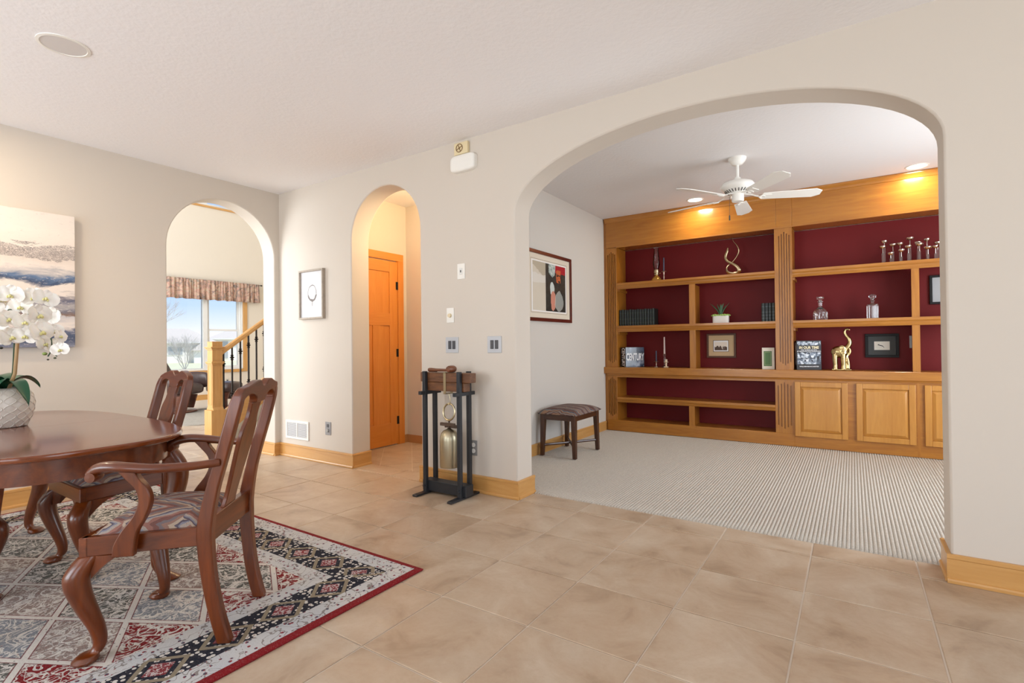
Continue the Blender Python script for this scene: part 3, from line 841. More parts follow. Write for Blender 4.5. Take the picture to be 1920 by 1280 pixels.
# everything above is placed on the plane through the pot that faces the camera
depth = (Vector((ox, oy, .9))-CAM).dot(AW)
def opx(px, py, dd=0):
    d = AW + AR*((px-960)/FPX) - AU*((py-CYP)/FPX); w_ = CAM+d*(depth+dd)
    return w_-Vector((ox, oy, .7605))
STEM = plain('orchid_stem', srgb(120, 116, 70), .6); BAMB = plain('bamboo_stake', srgb(166, 134, 92), .6); DGREEN = plain('flower_spike_green', srgb(52, 74, 48), .6)
base = Vector((.02, .01, .17))
build('stake', MB().tube([base, opx(28, 700), opx(33, 640), opx(36, 590)], [.0075, .0075, .007, .006], 8), BAMB, orch)
build('stem', MB().tube(catmull([base+Vector((-.02, 0, 0)), opx(23, 700, .01), opx(27, 640, .01), opx(34, 600, .02), opx(58, 590, .02), opx(66, 620, 0), opx(92, 628, -.01), opx(97, 652, -.02), opx(90, 668, -.02)], 5), .003, 6), DGREEN, orch)
build('stem', MB().tube(catmull([opx(34, 600, .02), opx(20, 580), opx(5, 590), opx(-20, 600)], 5), .003, 6), DGREEN, orch)
build('stem', MB().tube([opx(97, 652, -.02), opx(102, 664, -.02), opx(107, 668, -.02)], .002, 6), DGREEN, orch)
for bx, by, r_, c_ in ((84, 663, .010, srgb(128, 148, 78)), (103, 671, .006, srgb(74, 82, 60)), (90, 674, .005, srgb(60, 60, 48)), (2, 652, .008, srgb(48, 50, 44))):
    build('bud', MB().sphere(opx(bx, by, -.02), (r_*1.2, r_, r_*.8), 10, 6), plain('bud_%d' % by, c_, .5), orch)
PETAL = NT('orchid_petal'); PETAL.P(Base_Color=srgb(238, 234, 227), Roughness=.6); PETAL.b.inputs['Subsurface Weight'].default_value = .15; PETAL.b.inputs['Subsurface Radius'].default_value = (.02, .015, .01); PETAL = PETAL.m
LIP = plain('orchid_lip', srgb(222, 216, 150), .6)
def petal(L, w, cup, n=7, m_=6):
    vs_ = []; fs = []
    for i in range(n+1):
        t = i/n; ww = w*(math.sin(PI*(t*.88+.06))**.62)
        for j in range(m_+1):
            u = j/m_*2-1
            vs_.append((t*L, u*ww, cup*(t*t)*.6-.25*ww*u*u*(1-t*.5)+.003*math.sin(7*t+3*u)))
    for i in range(n):
        for j in range(m_): a = i*(m_+1)+j; fs.append((a, a+m_+1, a+m_+2, a+1))
    o = len(vs_); vs_ += [(a, b, c-.0012) for a, b, c in vs_]; fs += [tuple(reversed([q+o for q in f])) for f in fs]
    return MB().add(vs_, fs, True)
def make_flower_meshes():
    mb = MB()
    for ang, L, w, cup in ((90, .046, .021, .008), (215, .046, .020, .006), (325, .046, .020, .006)):
        p = petal(L, w, cup); p.xf(Matrix.Rotation(math.radians(ang), 4, 'Z')); mb.add(p.v, p.f, True)
    a = mb
    mb = MB()
    for ang in (10, 170):
        p = petal(.050, .036, .012); p.shift(lambda x, y, z: (x, y, z+.004)); p.xf(Matrix.Rotation(math.radians(ang), 4, 'Z')); mb.add(p.v, p.f, True)
    b = mb
    c = MB().sphere((0, -.006, .012), (.006, .009, .009), 8, 6)
    for s in (-1, 1): c.sphere((s*.008, -.010, .010), (.004, .007, .006), 8, 5)
    return a, b, c
fa, fb, fc = make_flower_meshes()
flow = [(20, 552, -.03, 1.05), (-6, 585, .03, 1.1), (14, 598, -.06, 1.0), (62, 556, .02, 1.0), (85, 560, -.02, 1.05), (72, 590, -.05, 1.1), (92, 592, .03, 1.0), (46, 604, -.03, .95), (20, 632, -.05, 1.05), (48, 630, -.02, 1.0), (76, 622, -.06, 1.1), (84, 645, -.01, .9), (102, 620, .02, .75), (112, 630, -.03, .7), (104, 646, .0, .7), (113, 655, -.02, .75), (4, 560, .05, 1.0), (-12, 632, -.02, 1.1), (0, 620, .04, .9), (40, 575, .05, 1.0)]
fm = []
for q, (px_, py_, dd, s_) in enumerate(flow):
    c_ = opx(px_, py_, dd)
    yaw = math.atan2(CAM.y-oy, CAM.x-ox)
    out = Vector((math.cos(yaw+rnd.uniform(-.7, .7)), math.sin(yaw+rnd.uniform(-.7, .7)), rnd.uniform(-.25, .35))).normalized()
    up = Vector((rnd.uniform(-.35, .35), rnd.uniform(-.35, .35), 1)); xx = up.cross(out).normalized(); yy_ = out.cross(xx)
    M_ = Matrix((xx, yy_, out)).transposed().to_4x4(); M_.translation = c_
    fl = bpy.data.objects.new('flower', None); COL.objects.link(fl); fl.parent = orch; fl.matrix_local = M_ @ Matrix.Scale(s_, 4)
    fl.empty_display_size = .02
    if not fm:
        for nm, mm, mt in (('sepal', fa, PETAL), ('petal', fb, PETAL), ('lip', fc, LIP)): fm.append(build(nm, mm, mt, fl, sharp=0))
    else:
        for o in fm: c2 = o.copy(); COL.objects.link(c2); c2.parent = fl

# ------------------------------------------------------------------ abstract canvas on the left wall
def canvas_mat():
    k = NT('abstract_shore_paint'); tc = k.n('TexCoord'); sp = k.n('SeparateXYZ'); k.t.links.new(tc.outputs['Object'], sp.inputs[0])
    z = sp.outputs[2]; v = k.coord('Object', (1, 1.0, 3.2))
    n1 = k.noise(v, 3.2, 6, .65, .8); n2 = k.noise(k.coord('Object', (1, 3, 9)), 9, 5, .7, .5); n3 = k.noise(k.coord('Object', (1, 22, 30)), 3, 4, .7, 2.0)
    zz = k.math('ADD', k.math('MULTIPLY', k.math('SUBTRACT', z, .5), 1.0), k.math('MULTIPLY', k.math('SUBTRACT', n1, .5), .20))
    zz = k.math('ADD', zz, .5)
    CR, PK, BL, DB, SL, BR = srgb(228, 216, 206), srgb(214, 200, 190), srgb(92, 116, 150), srgb(62, 76, 104), srgb(124, 126, 142), srgb(132, 104, 88)
    c = k.ramp(zz, [(.0, SL), (.07, DB), (.13, srgb(104, 108, 128)), (.165, CR), (.215, srgb(190, 186, 188)), (.235, BR), (.27, srgb(112, 112, 124)), (.31, srgb(170, 164, 164)), (.345, srgb(96, 98, 118)), (.375, srgb(116, 112, 124)), (.41, CR), (.46, CR), (.485, DB), (.525, BL), (.55, srgb(170, 168, 172)), (.60, CR), (.68, PK), (.74, CR), (.86, srgb(232, 222, 212)), (1, srgb(226, 216, 208))][:20])
    # charcoal scribble in the upper third
    band = k.math('MULTIPLY', k.math('LESS_THAN', k.math('ABSOLUTE', k.math('SUBTRACT', zz, .705)), .05), k.math('LESS_THAN', k.math('ABSOLUTE', k.math('SUBTRACT', n3, .5)), .05))
    c = k.mix(k.math('MULTIPLY', band, .8), c, srgb(84, 76, 80))
    c = k.mix(k.math('MULTIPLY', k.ramp(n2, [(.55, (0,0,0)), (.68, (1,1,1))]), .55), c, CR)
    c = k.mix(k.math('MULTIPLY', k.ramp(n2, [(.25, (1,1,1)), (.40, (0,0,0))]), .35), c, srgb(120, 112, 116))
    k.P(Base_Color=c, Roughness=.7); k.bump(n2, .3, .004); return k.m
cv = thing('canvas_painting', 'large abstract canvas in cream, slate and blue on the left wall', 'painting', (XB, -2.345, 1.15))
build('canvas', MB().box(.004, .044, -.625, .625, 0, 1.005), canvas_mat(), cv, bevel=.003)
build('stretcher', MB().box(.0, .004, -.60, .60, .02, .985), plain('stretcher_pine', srgb(170, 140, 104), .7), cv)

# ------------------------------------------------------------------ small framed print between the narrow arches
def frame_thing(name, label, loc, rot, w, h, fw, fd, fmat, layers, cat='picture', glassy=True):
    """loc = lower left corner on the wall; local x along the wall, local -y out of the wall"""
    t = thing(name, label, cat, loc, rot)
    build('frame', MB().box(0, w, -fd, 0, 0, fw).box(0, w, -fd, 0, h-fw, h).box(0, fw, -fd, 0, fw, h-fw).box(w-fw, w, -fd, 0, fw, h-fw), fmat, t, bevel=.002)
    for i, (nm, x0, x1, z0, z1, mt) in enumerate(layers):
        d = fd*.45+.0012*i
        build(nm, MB().box(x0, x1, -d, -d+.001 if i else 0, z0, z1), mt, t)
    return t
PAPER = plain('paper_white', srgb(238, 236, 234), .5, coat=.3)
def wreath_mat():
    k = NT('ink_wreath_print'); tc = k.n('TexCoord'); sp = k.n('SeparateXYZ'); k.t.links.new(tc.outputs['Object'], sp.inputs[0])
    x, z = k.math('SUBTRACT', sp.outputs[0], .2), k.math('SUBTRACT', sp.outputs[2], .26)
    n_ = k.noise(k.coord(), 30, 4, .7); r = k.math('SQRT', k.math('ADD', k.math('MULTIPLY', x, x), k.math('MULTIPLY', k.math('MULTIPLY', z, z), .75)))
    r2 = k.math('ADD', r, k.math('MULTIPLY', k.math('SUBTRACT', n_, .5), .022))
    ring = k.math('LESS_THAN', k.math('ABSOLUTE', k.math('SUBTRACT', r2, .066)), k.math('ADD', .0035, k.math('MULTIPLY', k.math('LESS_THAN', z, -.02), .006)))
    stalk = k.math('MULTIPLY', k.math('LESS_THAN', k.math('ABSOLUTE', k.math('ADD', x, k.math('MULTIPLY', k.math('SUBTRACT', n_, .5), .02))), .008), k.math('MULTIPLY', k.math('LESS_THAN', z, -.06), k.math('GREATER_THAN', z, -.13)))
    c = k.mix(k.math('MULTIPLY', n_, .35), srgb(222, 222, 225), srgb(180, 182, 188))
    c = k.mix(k.math('MAXIMUM', k.math('MULTIPLY', ring, .9), k.math('MULTIPLY', stalk, .5)), c, srgb(96, 84, 78))
    k.P(Base_Color=c, Roughness=.6); return k.m
frame_thing('framed_print', 'small framed ink print of a ring on white, on the wall between two narrow arches', (-4.652, 0, 1.405), 0, .388, .49, .018, .035,
            plain('weathered_grey_wood', srgb(172, 160, 146), .6, var=.25, vscale=40), [('print', .012, .376, .012, .478, wreath_mat())])

# ------------------------------------------------------------------ wall plates and devices on the arched wall
GREYP = plain('nickel_plate', srgb(168, 166, 164), .35, .5); DGR = plain('charcoal_rocker', srgb(70, 70, 74), .4)
v = thing('air_register', 'white two-panel air register above the baseboard', 'vent', (-4.922, 0, .19))
build('frame', MB().box(0, .382, -.012, 0, 0, .022).box(0, .382, -.012, 0, .165, .187).box(0, .024, -.012, 0, .022, .165).box(.358, .382, -.012, 0, .022, .165).box(.183, .199, -.012, 0, .022, .165), WHITE, v, bevel=.002)
build('backing', MB().box(.02, .362, -.002, 0, .02, .168), plain('register_shadow', srgb(120, 120, 122), .7), v)
for x0 in (.024, .199):
    for i in range(13):
        build('louver', MB().box(x0, x0+.159, -.008, -.003, .026+i*.0108, .0325+i*.0108), plain('register_louver', srgb(214, 214, 216), .4), v)
def plate(name, label, x, z, w, h, mat, cat='wall plate'):
    t = thing(name, label, cat, (x, 0, z)); build('cover', MB().box(0, w, -.006, 0, 0, h), mat, t, bevel=.003, seg=2); return t
t = plate('volume_control', 'grey wall plate with a round knob, low beside the narrow arch', -4.278, .276, .085, .127, plain('grey_plate', srgb(146, 146, 148), .4))
build('knob', MB().lathe([(.017, 0), (.016, .012), (.0, .013)], n=18).xf(Matrix.Translation((.043, -.006, .045)) @ Matrix.Rotation(PI/2, 4, 'X')), GREYP, t)
build('display', MB().box(.028, .058, -.008, -.005, .075, .105), DGR, t)
t = plate('toggle_plate', 'white wall plate with a small slot, highest of the four plates', -2.599, 1.652, .076, .122, WHITE)
build('slot_cover', MB().box(.022, .054, -.009, -.005, .035, .087), plain('offwhite_insert', srgb(222, 222, 218), .4), t, bevel=.002)
build('slot', MB().box(.034, .042, -.012, -.008, .052, .070), DGR, t)
t = plate('dimmer_plate', 'white wall plate with a round cream dial', -2.715, 1.312, .076, .118, WHITE)
build('dial', MB().lathe([(.017, 0), (.015, .016), (0, .017)], n=18).xf(Matrix.Translation((.038, -.006, .057)) @ Matrix.Rotation(PI/2, 4, 'X')), plain('cream_dial', srgb(222, 206, 172), .4), t)
for x, lab in ((-2.727, 'double rocker switch plate nearer the narrow arch'), (-2.311, 'double rocker switch plate nearer the wide arch')):
    t = plate('light_switch', 'grey '+lab, x, 1.071, .130, .126, plain('pale_grey_plate', srgb(188, 190, 194), .35, .1), 'light switch')
    t['group'] = 'double rocker switches'
    for q in (.030, .072): build('rocker', MB().box(q, q+.030, -.011, -.005, .030, .096), DGR, t, bevel=.002)
t = plate('wall_outlet', 'grey wall outlet just above the baseboard behind the bell stand', -2.488, .277, .068, .118, plain('grey_outlet', srgb(132, 130, 128), .4), 'outlet')
for q in (.036, .082): build('socket', MB().lathe([(.018, 0), (.017, .004), (0, .004)], n=16).xf(Matrix.Translation((.034, -.006, q)) @ Matrix.Rotation(PI/2, 4, 'X')), WHITE, t)
# wireless box and cream siren near the ceiling
t = thing('wireless_box', 'white rounded wireless box high on the wall between the arches', 'device', (-2.513, 0, 2.555))
pts = sup(.122, .066, 40, 5)[:-1]
mb = MB(); n = len(pts); vs_ = []
for off, y in ((0, 0), (0, -.032), (-.004, -.040), (-.014, -.045), (-.03, -.047)):
    vs_ += [(a*(1+off/.122), y, b*(1+off/.066)) for a, b in pts]
fs = [(r*n+i, r*n+(i+1) % n, (r+1)*n+(i+1) % n, (r+1)*n+i) for r in range(4) for i in range(n)]+[tuple(range(4*n, 5*n)), tuple(reversed(range(n)))]
build('shell', mb.add(vs_, fs, True), WHITE, t, sharp=40)
t = thing('door_chime', 'small cream chime box with a round grille touching the ceiling edge', 'chime', (-2.60, 0, 2.626))
CREAMP = plain('aged_cream_plastic', srgb(224, 208, 168), .5)
build('case', MB().box(0, .135, -.03, 0, 0, .094), CREAMP, t, bevel=.004, seg=2)
build('grille', MB().lathe([(.034, 0), (.034, .003), (.028, .003), (.028, .001)], n=24, cap=False).xf(Matrix.Translation((.055, -.03, .05)) @ Matrix.Rotation(PI/2, 4, 'X')), plain('brown_grille', srgb(128, 98, 62), .6), t)
g_ = MB()
for i in range(4): 
    b_ = MB().box(-.003, .003, .006, .028, 0, .002); b_.xf(Matrix.Rotation(i*PI/2+.4, 4, 'Z')); g_.add(b_.v, b_.f)
g_.lathe([(.008, 0), (.008, .003), (0, .003)], n=12)
build('grille_bars', g_.xf(Matrix.Translation((.055, -.0305, .05)) @ Matrix.Rotation(PI/2, 4, 'X')), MATS['brown_grille'], t)
# in-ceiling speaker
sp_ = thing('ceiling_speaker', 'round white in-ceiling speaker above the dining table', 'speaker', (-3.462, -2.198, H))
build('rim', MB().lathe([(.112, 0), (.112, -.004), (.098, -.006), (.096, -.003)], n=40, cap=False), WHITE, sp_)
build('grille', MB().lathe([(.0, -.004), (.097, -.003)], n=40, cap=False), plain('speaker_cloth', srgb(214, 210, 208), .8), sp_)

# ------------------------------------------------------------------ iron stand with hanging bell
SX, SY = -2.575, -.175
st = thing('bell_stand', 'black iron four-post stand with a timber crossbeam between the arches', 'stand', (SX, SY, 0))
px0, py0 = .170, .056; pw = .0155
for s in (-1, 1):
    for q in (-1, 1):
        build('post', MB().box(s*px0-pw, s*px0+pw, q*py0-pw, q*py0+pw, .012, .935), IRON, st, bevel=.003)
    build('foot', MB().box(s*px0-.024, s*px0+.024, -.180, .150, 0, .016), IRON, st, bevel=.004)
    build('crossbar', MB().box(s*px0-.0145, s*px0+.0145, -.115, .115, .757, .784), IRON, st, bevel=.002)
    build('bolt', MB().lathe([(.011, 0), (.011, .010), (0, .012)], n=8).xf(Matrix.Translation((s*px0, -py0-pw, .06)) @ Matrix.Rotation(PI/2, 4, 'X')), IRON, st)
build('base_rail', MB().box(-px0-.045, px0+.045, -.045, .045, .018, .098), IRON, st, bevel=.004)
OLDW = wood('worn_walnut_x', srgb(70, 40, 22), srgb(134, 86, 50), 'x', 2.2, .45, .1)
build('beam', MB().box(-.235, .255, -.038, .038, .853, .925), OLDW, st, bevel=.004)
build('beam', MB().box(-.180, .200, -.037, .037, .786, .852), OLDW, st, bevel=.004)
BRASS = plain('antique_brass', srgb(186, 172, 140), .32, 1.0)
build('strap', MB().box(.004, .028, -.041, -.038, .765, .93).box(.004, .028, .038, .041, .765, .93).box(.004, .028, -.041, .041, .925, .929).box(.004, .028, -.041, .041, .765, .769), BRASS, st)
bl = thing('hanging_bell', 'brass cylinder bell hung on a ring inside the iron stand', 'bell', (SX, SY, 0))
bx = .022
build('hook', MB().tube(catmull([(bx, 0, .767), (bx+.012, 0, .735), (bx+.012, 0, .695), (bx, 0, .682), (bx-.010, 0, .692)], 4), .0035, 8), BRASS, bl)
ringp = [(bx+.056*math.cos(2*PI*i/28), .006*math.sin(2*PI*i/28), .627+.062*math.sin(2*PI*i/28)) for i in range(28)]
build('ring', MB().tube(ringp, .0075, 8, closed=True, up=(0,1,0)), BRASS, bl)
build('yoke', MB().box(-.055, .085, -.020, .002, .521, .545).box(-.03, .085, .004, .026, .505, .529).box(bx-.006, bx+.006, -.006, .006, .49, .568), wood('yoke_wood', srgb(70, 50, 38), srgb(104, 80, 62), 'x', 2, .6, 0), bl, bevel=.003)
build('shell', MB().lathe([(.070, .213), (.072, .218), (.072, .415), (.070, .440), (.061, .468), (.044, .487), (.020, .497), (.010, .506)], (bx, 0, 0), 36), NT('brushed_bell_brass').m, bl, sharp=60)
k_ = bpy.data.materials['brushed_bell_brass'].node_tree.nodes['Principled BSDF']
k_.inputs['Base Color'].default_value = srgb(184, 174, 148); k_.inputs['Metallic'].default_value = 1; k_.inputs['Roughness'].default_value = .36
ml = thing('bell_mallet', 'turned wooden mallet lying on top of the stand beam', 'mallet', (SX, SY, .9255))
MALW = wood('mallet_wood', srgb(88, 46, 26), srgb(140, 82, 48), 'x', 2, .4, .2)
build('handle', MB().lathe([(.0, -.155), (.015, -.153), (.016, -.13), (.012, -.08), (.010, .05)], (-.01, -.015, .018), 14, 'x'), MALW, ml)
build('head', MB().lathe([(.0, -.042), (.020, -.040), (.026, -.026), (.027, 0), (.026, .026), (.020, .040), (0, .042)], (.062, -.015, .0275), 18, 'y'), MALW, ml)

# ================================================================== DEN
YF, YBK = 3.08, 3.392
REDP = plain('oxblood_panel', srgb(108, 26, 28), .55, spec=.2, var=.12, vscale=3)
def pilaster(par, x0, x1, z0, z1, depth=.31):
    mb = MB(); yf = YF
    mb.box(x0, x1, yf+.016, yf+depth, z0, z1)
    n = 5; gw = .0125; m_ = .014; pitch = (x1-x0-2*m_)/n
    edge = .05; h = z1-z0
    xs = [x0+m_+pitch*(i+.5) for i in range(n)]
    a = x0
    for i, gx in enumerate(xs):
        mb.box(a, gx-gw/2, yf, yf+.016, z0, z1)
        k = abs(i-2); off = edge+k*.018
        mb.box(gx-gw/2, gx+gw/2, yf, yf+.016, z0, z0+off); mb.box(gx-gw/2, gx+gw/2, yf, yf+.016, z1-off, z1)
        a = gx+gw/2
    mb.box(a, x1, yf, yf+.016, z0, z1)
    return build('pilaster', mb, MAPLE['z'], par)
def shelf(par, x0, x1, top, h=.078):
    p = [(YF-.016, top), (YF-.016, top-.024), (YF-.012, top-.032), (YF-.006, top-.040), (YF-.004, top-.052), (YF+.004, top-h), (YF+.022, top-h), (YF+.022, top-.024), (YBK, top-.024), (YBK, top)]
    return build('shelf', MB().prism(p, x0, x1, 'yz'), MAPLE['x'], par)
def back(par, x0, x1, z0, z1): return build('back_panel', MB().box(x0, x1, YBK, YBK+.012, z0, z1), REDP, par)
def side(par, x0, x1, z0, z1): return build('side_panel', MB().box(x0, x1, YF+.001, YBK, z0, z1), MAPLE['z'], par)
def post(par, x0, x1, z0, z1): return build('divider', MB().box(x0, x1, YF, YF+.024, z0, z1).box((x0+x1)/2-.010, (x0+x1)/2+.010, YF+.024, YBK, z0, z1), MAPLE['z'], par)
L0, L1, C0, C1, R0, R1_ = -2.655, -2.512, -.695, -.527, 1.575, 1.722
ZC0, ZC1, ZH = .742, .826, 2.36
S1, S2 = 1.900, 1.353
# upper left
u = thing('bookcase', 'left upper bay of the golden maple bookcase with dark red back', 'bookcase', (0, 0, 0))
pilaster(u, L0, L1, ZC1, ZH); build('scribe_strip', MB().box(DXL, L0, YF+.012, YF+.03, ZC1, ZH), MAPLE['z'], u); back(u, L1, C0, ZC1, ZH); side(u, C0-.002, C0+.018, ZC1, ZH)
shelf(u, L1, C0, S1); shelf(u, L1, C0, S2)
post(u, -1.608, -1.540, ZC1, S2-.078); post(u, -1.608, -1.540, S2, S1-.078)
for zz_ in (S1-.078, S2-.078): build('cleat', MB().box(L1, L1+.018, YF+.03, YBK, zz_-.030, zz_), MAPLE['y'], u)
# upper right
u = thing('bookcase', 'right upper bay of the golden maple bookcase with brighter red back', 'bookcase', (0, 0, 0))
pilaster(u, C0+.018, C1, ZC1, ZH); pilaster(u, R0, R1_, ZC1, ZH); back(u, C1, R0, ZC1, ZH)
shelf(u, C1, R0, S1-.004); shelf(u, C1, R0, S2)
post(u, .477, .537, ZC1, S2-.078); post(u, .477, .537, S2, S1-.082)
for zz_ in (S1-.082, S2-.078): build('cleat', MB().box(C1, C1+.018, YF+.03, YBK, zz_-.030, zz_), MAPLE['y'], u)
# lower left, open
u = thing('open_base_cabinet', 'open lower cabinet of the bookcase with one shelf and dark red back', 'cabinet', (0, 0, 0))
pilaster(u, L0-.004, L1-.008, .145, ZC0); build('scribe_strip', MB().box(DXL, L0-.004, YF+.012, YF+.03, .012, ZC0), MAPLE['z'], u); pilaster(u, C0-.012, C1, .145, ZC0)
back(u, L1-.008, C0-.012, .14, ZC0); shelf(u, L1-.008, C0-.012, .443, .066)
build('base_rail', MB().box(L0-.004, C1, YF, YBK, .011, .145), MAPLE['x'], u, bevel=.002)
build('top_rail', MB().box(L1-.008, C0-.012, YF, YF+.03, .698, ZC0), MAPLE['x'], u)
post(u, -1.626, -1.562, .145, .377)
# lower right, doors
u = thing('door_base_cabinet', 'lower maple cabinet with raised-panel doors', 'cabinet', (0, 0, 0))
build('face_frame', MB().box(C1, R1_, YF, YBK, .011, ZC0), MAPLE['x'], u)
build('stile_strip', MB().box(.503, .527, YF-.0015, YF+.01, .012, ZC0), MAPLE['z'], u)
DOORM = {a: wood('door_maple_'+a, srgb(176, 116, 44), srgb(200, 142, 64), a, .9, .3, .35) for a in 'xyz'}
door_parts = None
def cab_door(x0, x1, z0, z1):
    w, h = x1-x0, z1-z0; r = .052; y = -.022
    d = build('door', MB().box(0, r, y, 0, 0, h).box(w-r, w, y, 0, 0, h).box(r, w-r, y, 0, 0, r).box(r, w-r, y, 0, h-r, h).box(r, w-r, -.008, -.001, r, h-r), DOORM['z'], u, loc=(x0, YF-.001, z0), bevel=.004, seg=2)
    a, b = .006, .030
    o_ = [(r+a, -.009, r+a), (w-r-a, -.009, r+a), (w-r-a, -.009, h-r-a), (r+a, -.009, h-r-a)]
    i_ = [(r+b, -.021, r+b), (w-r-b, -.021, r+b), (w-r-b, -.021, h-r-b), (r+b, -.021, h-r-b)]
    mm = MB().add(o_+i_, [(4,5,6,7)]+[(q, (q+1) % 4, 4+(q+1) % 4, 4+q) for q in range(4)])
    build('raised_panel', mm, DOORM['z'], d)
    return d
for x0 in (-.521, .022, .561, 1.100): cab_door(x0, x0+.472, .126, .702)
ct = thing('countertop_ledge', 'long maple ledge running across the bookcase at waist height', 'countertop', (0, 0, ZC0))
build('ledge_board', MB().box(L0-.034, R1_+.01, YF-.035, YBK, 0, ZC1-ZC0), MAPLE['x'], ct, bevel=.003)
build('bed_moulding', MB().prism([(YF, -.022), (YF-.008, -.020), (YF-.010, -.010), (YF-.016, 0), (YF, 0)], L0-.004, R1_, 'yz'), MAPLE['x'], ct)
co_ = thing('bookcase_cornice', 'deep maple fascia with crown strip along the top of the bookcase', 'cornice', (0, 0, ZH))
MAPC = wood('maple_fascia', srgb(156, 94, 26), srgb(184, 122, 40), 'x', .8, .22, .6)
for a, b in ((L0, C0+.018), (C0+.0195, C1+.002), (C1+.0035, R1_)):
    build('fascia_board', MB().box(a, b, YF-.004, YBK, .004, .33), MAPC, co_, bevel=.0015)
build('crown_strip', MB().prism([(YF-.004, .322), (YF-.010, .326), (YF-.016, .345), (YF-.028, .368), (YF-.030, .384), (YBK, .384), (YBK, .322)], L0-.012, R1_, 'yz'), MAPC, co_)
build('scribe_strip', MB().box(DXL, L0, YF+.012, YF+.03, 0, .384), MAPC, co_)
build('bead', MB().box(L1, R0, YF-.010, YF, -.004, .010), MAPLE['x'], co_)

# ------------------------------------------------------------------ things on the shelves
def text_mesh(s, size, mat, parent, loc, rot, name='lettering', ext=.0004, sx=1.0, align='CENTER', bold=.012):
    cu = bpy.data.curves.new('txt', 'FONT'); cu.body = s; cu.size = size; cu.extrude = ext; cu.align_x = align; cu.align_y = 'CENTER'
    cu.offset = size*bold
    tmp = bpy.data.objects.new('txt', cu); COL.objects.link(tmp)
    bpy.context.view_layer.update()
    me = bpy.data.meshes.new_from_object(tmp.evaluated_get(bpy.context.evaluated_depsgraph_get()))
    bpy.data.objects.remove(tmp); bpy.data.curves.remove(cu)
    me.materials.clear(); me.materials.append(mat)
    o = bpy.data.objects.new(name, me); COL.objects.link(o); o.parent = parent; o.location = loc; o.rotation_euler = rot; o.scale = (sx, 1, 1)
    return o
PAGES = plain('page_block', srgb(226, 218, 200), .8)
GOLD = plain('gilt', srgb(190, 160, 90), .4, .8)
def book(name, label, loc, rz, thick, depth, h, cmat, group=None, bands=(), bmat=None):
    """spine faces local -y, thickness along x, depth along +y"""
    t = thing(name, label, 'book', loc, rz, group)
    c = .003
    sp_pts = [(c, .0)]+[(thick/2-math.cos(q*PI/6)*(thick/2), -math.sin(q*PI/6)*thick*.28) for q in range(7)]+[(thick-c, 0), (thick-c, c), (c, c)]
    build('cover', MB().box(0, c, 0, depth, 0, h).box(thick-c, thick, 0, depth, 0, h).prism(sp_pts[1:8]+[(thick-c, c), (c, c)], 0, h, 'xy', smooth=True), cmat, t)
    build('page_block', MB().box(c, thick-c, c, depth-.005, .004, h-.004), PAGES, t)
    for z in bands: build('spine_band', MB().prism([(thick/2-math.cos(q*PI/6)*(thick/2+.0004), -math.sin(q*PI/6)*(thick*.28+.0006)) for q in range(1, 6)], z, z+.0025, 'xy'), bmat or GOLD, t)
    return t
DG = [plain('green_leather_%d' % i, c, .4) for i, c in enumerate((srgb(18, 28, 27), srgb(24, 34, 31), srgb(16, 23, 25)))]
GB = plain('dull_gilt', srgb(92, 100, 84), .5, .4)
ordn = ['first', 'second', 'third', 'fourth', 'fifth', 'sixth', 'seventh', 'eighth', 'ninth', 'tenth', 'eleventh', 'twelfth', 'thirteenth', 'fourteenth']
x = L1+.006
for i in range(14):
    th = .0315+.003*((i*7) % 3-1)
    book('volume', 'dark green leather volume, %s from the left in the long row on the middle shelf' % ordn[i], (x, 3.135, S2+.0005), 0, th, .15, .205+.003*((i*5) % 3-1), DG[i % 3], 'long row of green volumes', (.035, .085, .16), GB)
    x += th+.0016
x = -.842
for i in range(4):
    book('volume', 'dark leather volume beside the centre post, %s from the left of four' % ordn[i], (x, 3.15, S2+.0005), 0, .0335, .15, .205, DG[(i+1) % 3], 'four volumes by the centre post', (.035, .07, .105, .165), plain('silver_band', srgb(124, 132, 134), .4, .5))
    x += .0345
# CENTURY: spine and cover both face the room
BKC = plain('century_black_cover', srgb(34, 36, 44), .22, coat=.5); LET = plain('white_lettering', srgb(236, 236, 238), .5)
def cover_photo():
    k = NT('moon_photo_print'); n_ = k.noise(k.coord(), 9, 4); n2 = k.noise(k.coord(), 34, 3, .7)
    c = k.ramp(n_, [(.38, srgb(26, 30, 46)), (.54, srgb(62, 74, 100)), (.72, srgb(176, 184, 200))]); c = k.mix(k.math('MULTIPLY', n2, .3), c, srgb(30, 32, 42))
    k.P(Base_Color=c, Roughness=.25); k.b.inputs['Coat Weight'].default_value = .4; return k.m
def big_book(name, label, loc, rz, w, thick, h, cmat):
    """front cover faces local -y, spine on local -x side"""
    t = thing(name, label, 'book', loc, rz)
    c = .004
    build('cover', MB().box(0, w, 0, c, 0, h).box(0, w, thick-c, thick, 0, h).box(0, c, c, thick-c, 0, h), cmat, t, bevel=.001)
    build('page_block', MB().box(c, w-.006, c, thick-c, .005, h-.005), PAGES, t)
    return t
cb = big_book('photo_book', 'thick black book titled CENTURY standing on the ledge at the far left', (-2.408, 3.085, ZC1+.0005), math.radians(50), .268, .125, .252, BKC)
build('cover_print', MB().box(.004, .264, -.0006, .0, .004, .248), cover_photo(), cb)
build('title_block', MB().box(.010, .264, -.0009, .0, .085, .165), plain('title_dark', srgb(60, 66, 84), .3), cb)
text_mesh('CENTURY', .125, LET, cb, (.135, -.0016, .124), (PI/2, 0, 0), 'cover_lettering', sx=.445, bold=.03)
text_mesh('CENTURY', .100, LET, cb, (-.0008, .062, .126), (PI/2, -PI/2, -PI/2), 'spine_lettering', sx=.52, bold=.03).rotation_euler = Matrix(((0, 0, -1), (0, -1, 0), (-1, 0, 0))).to_euler()
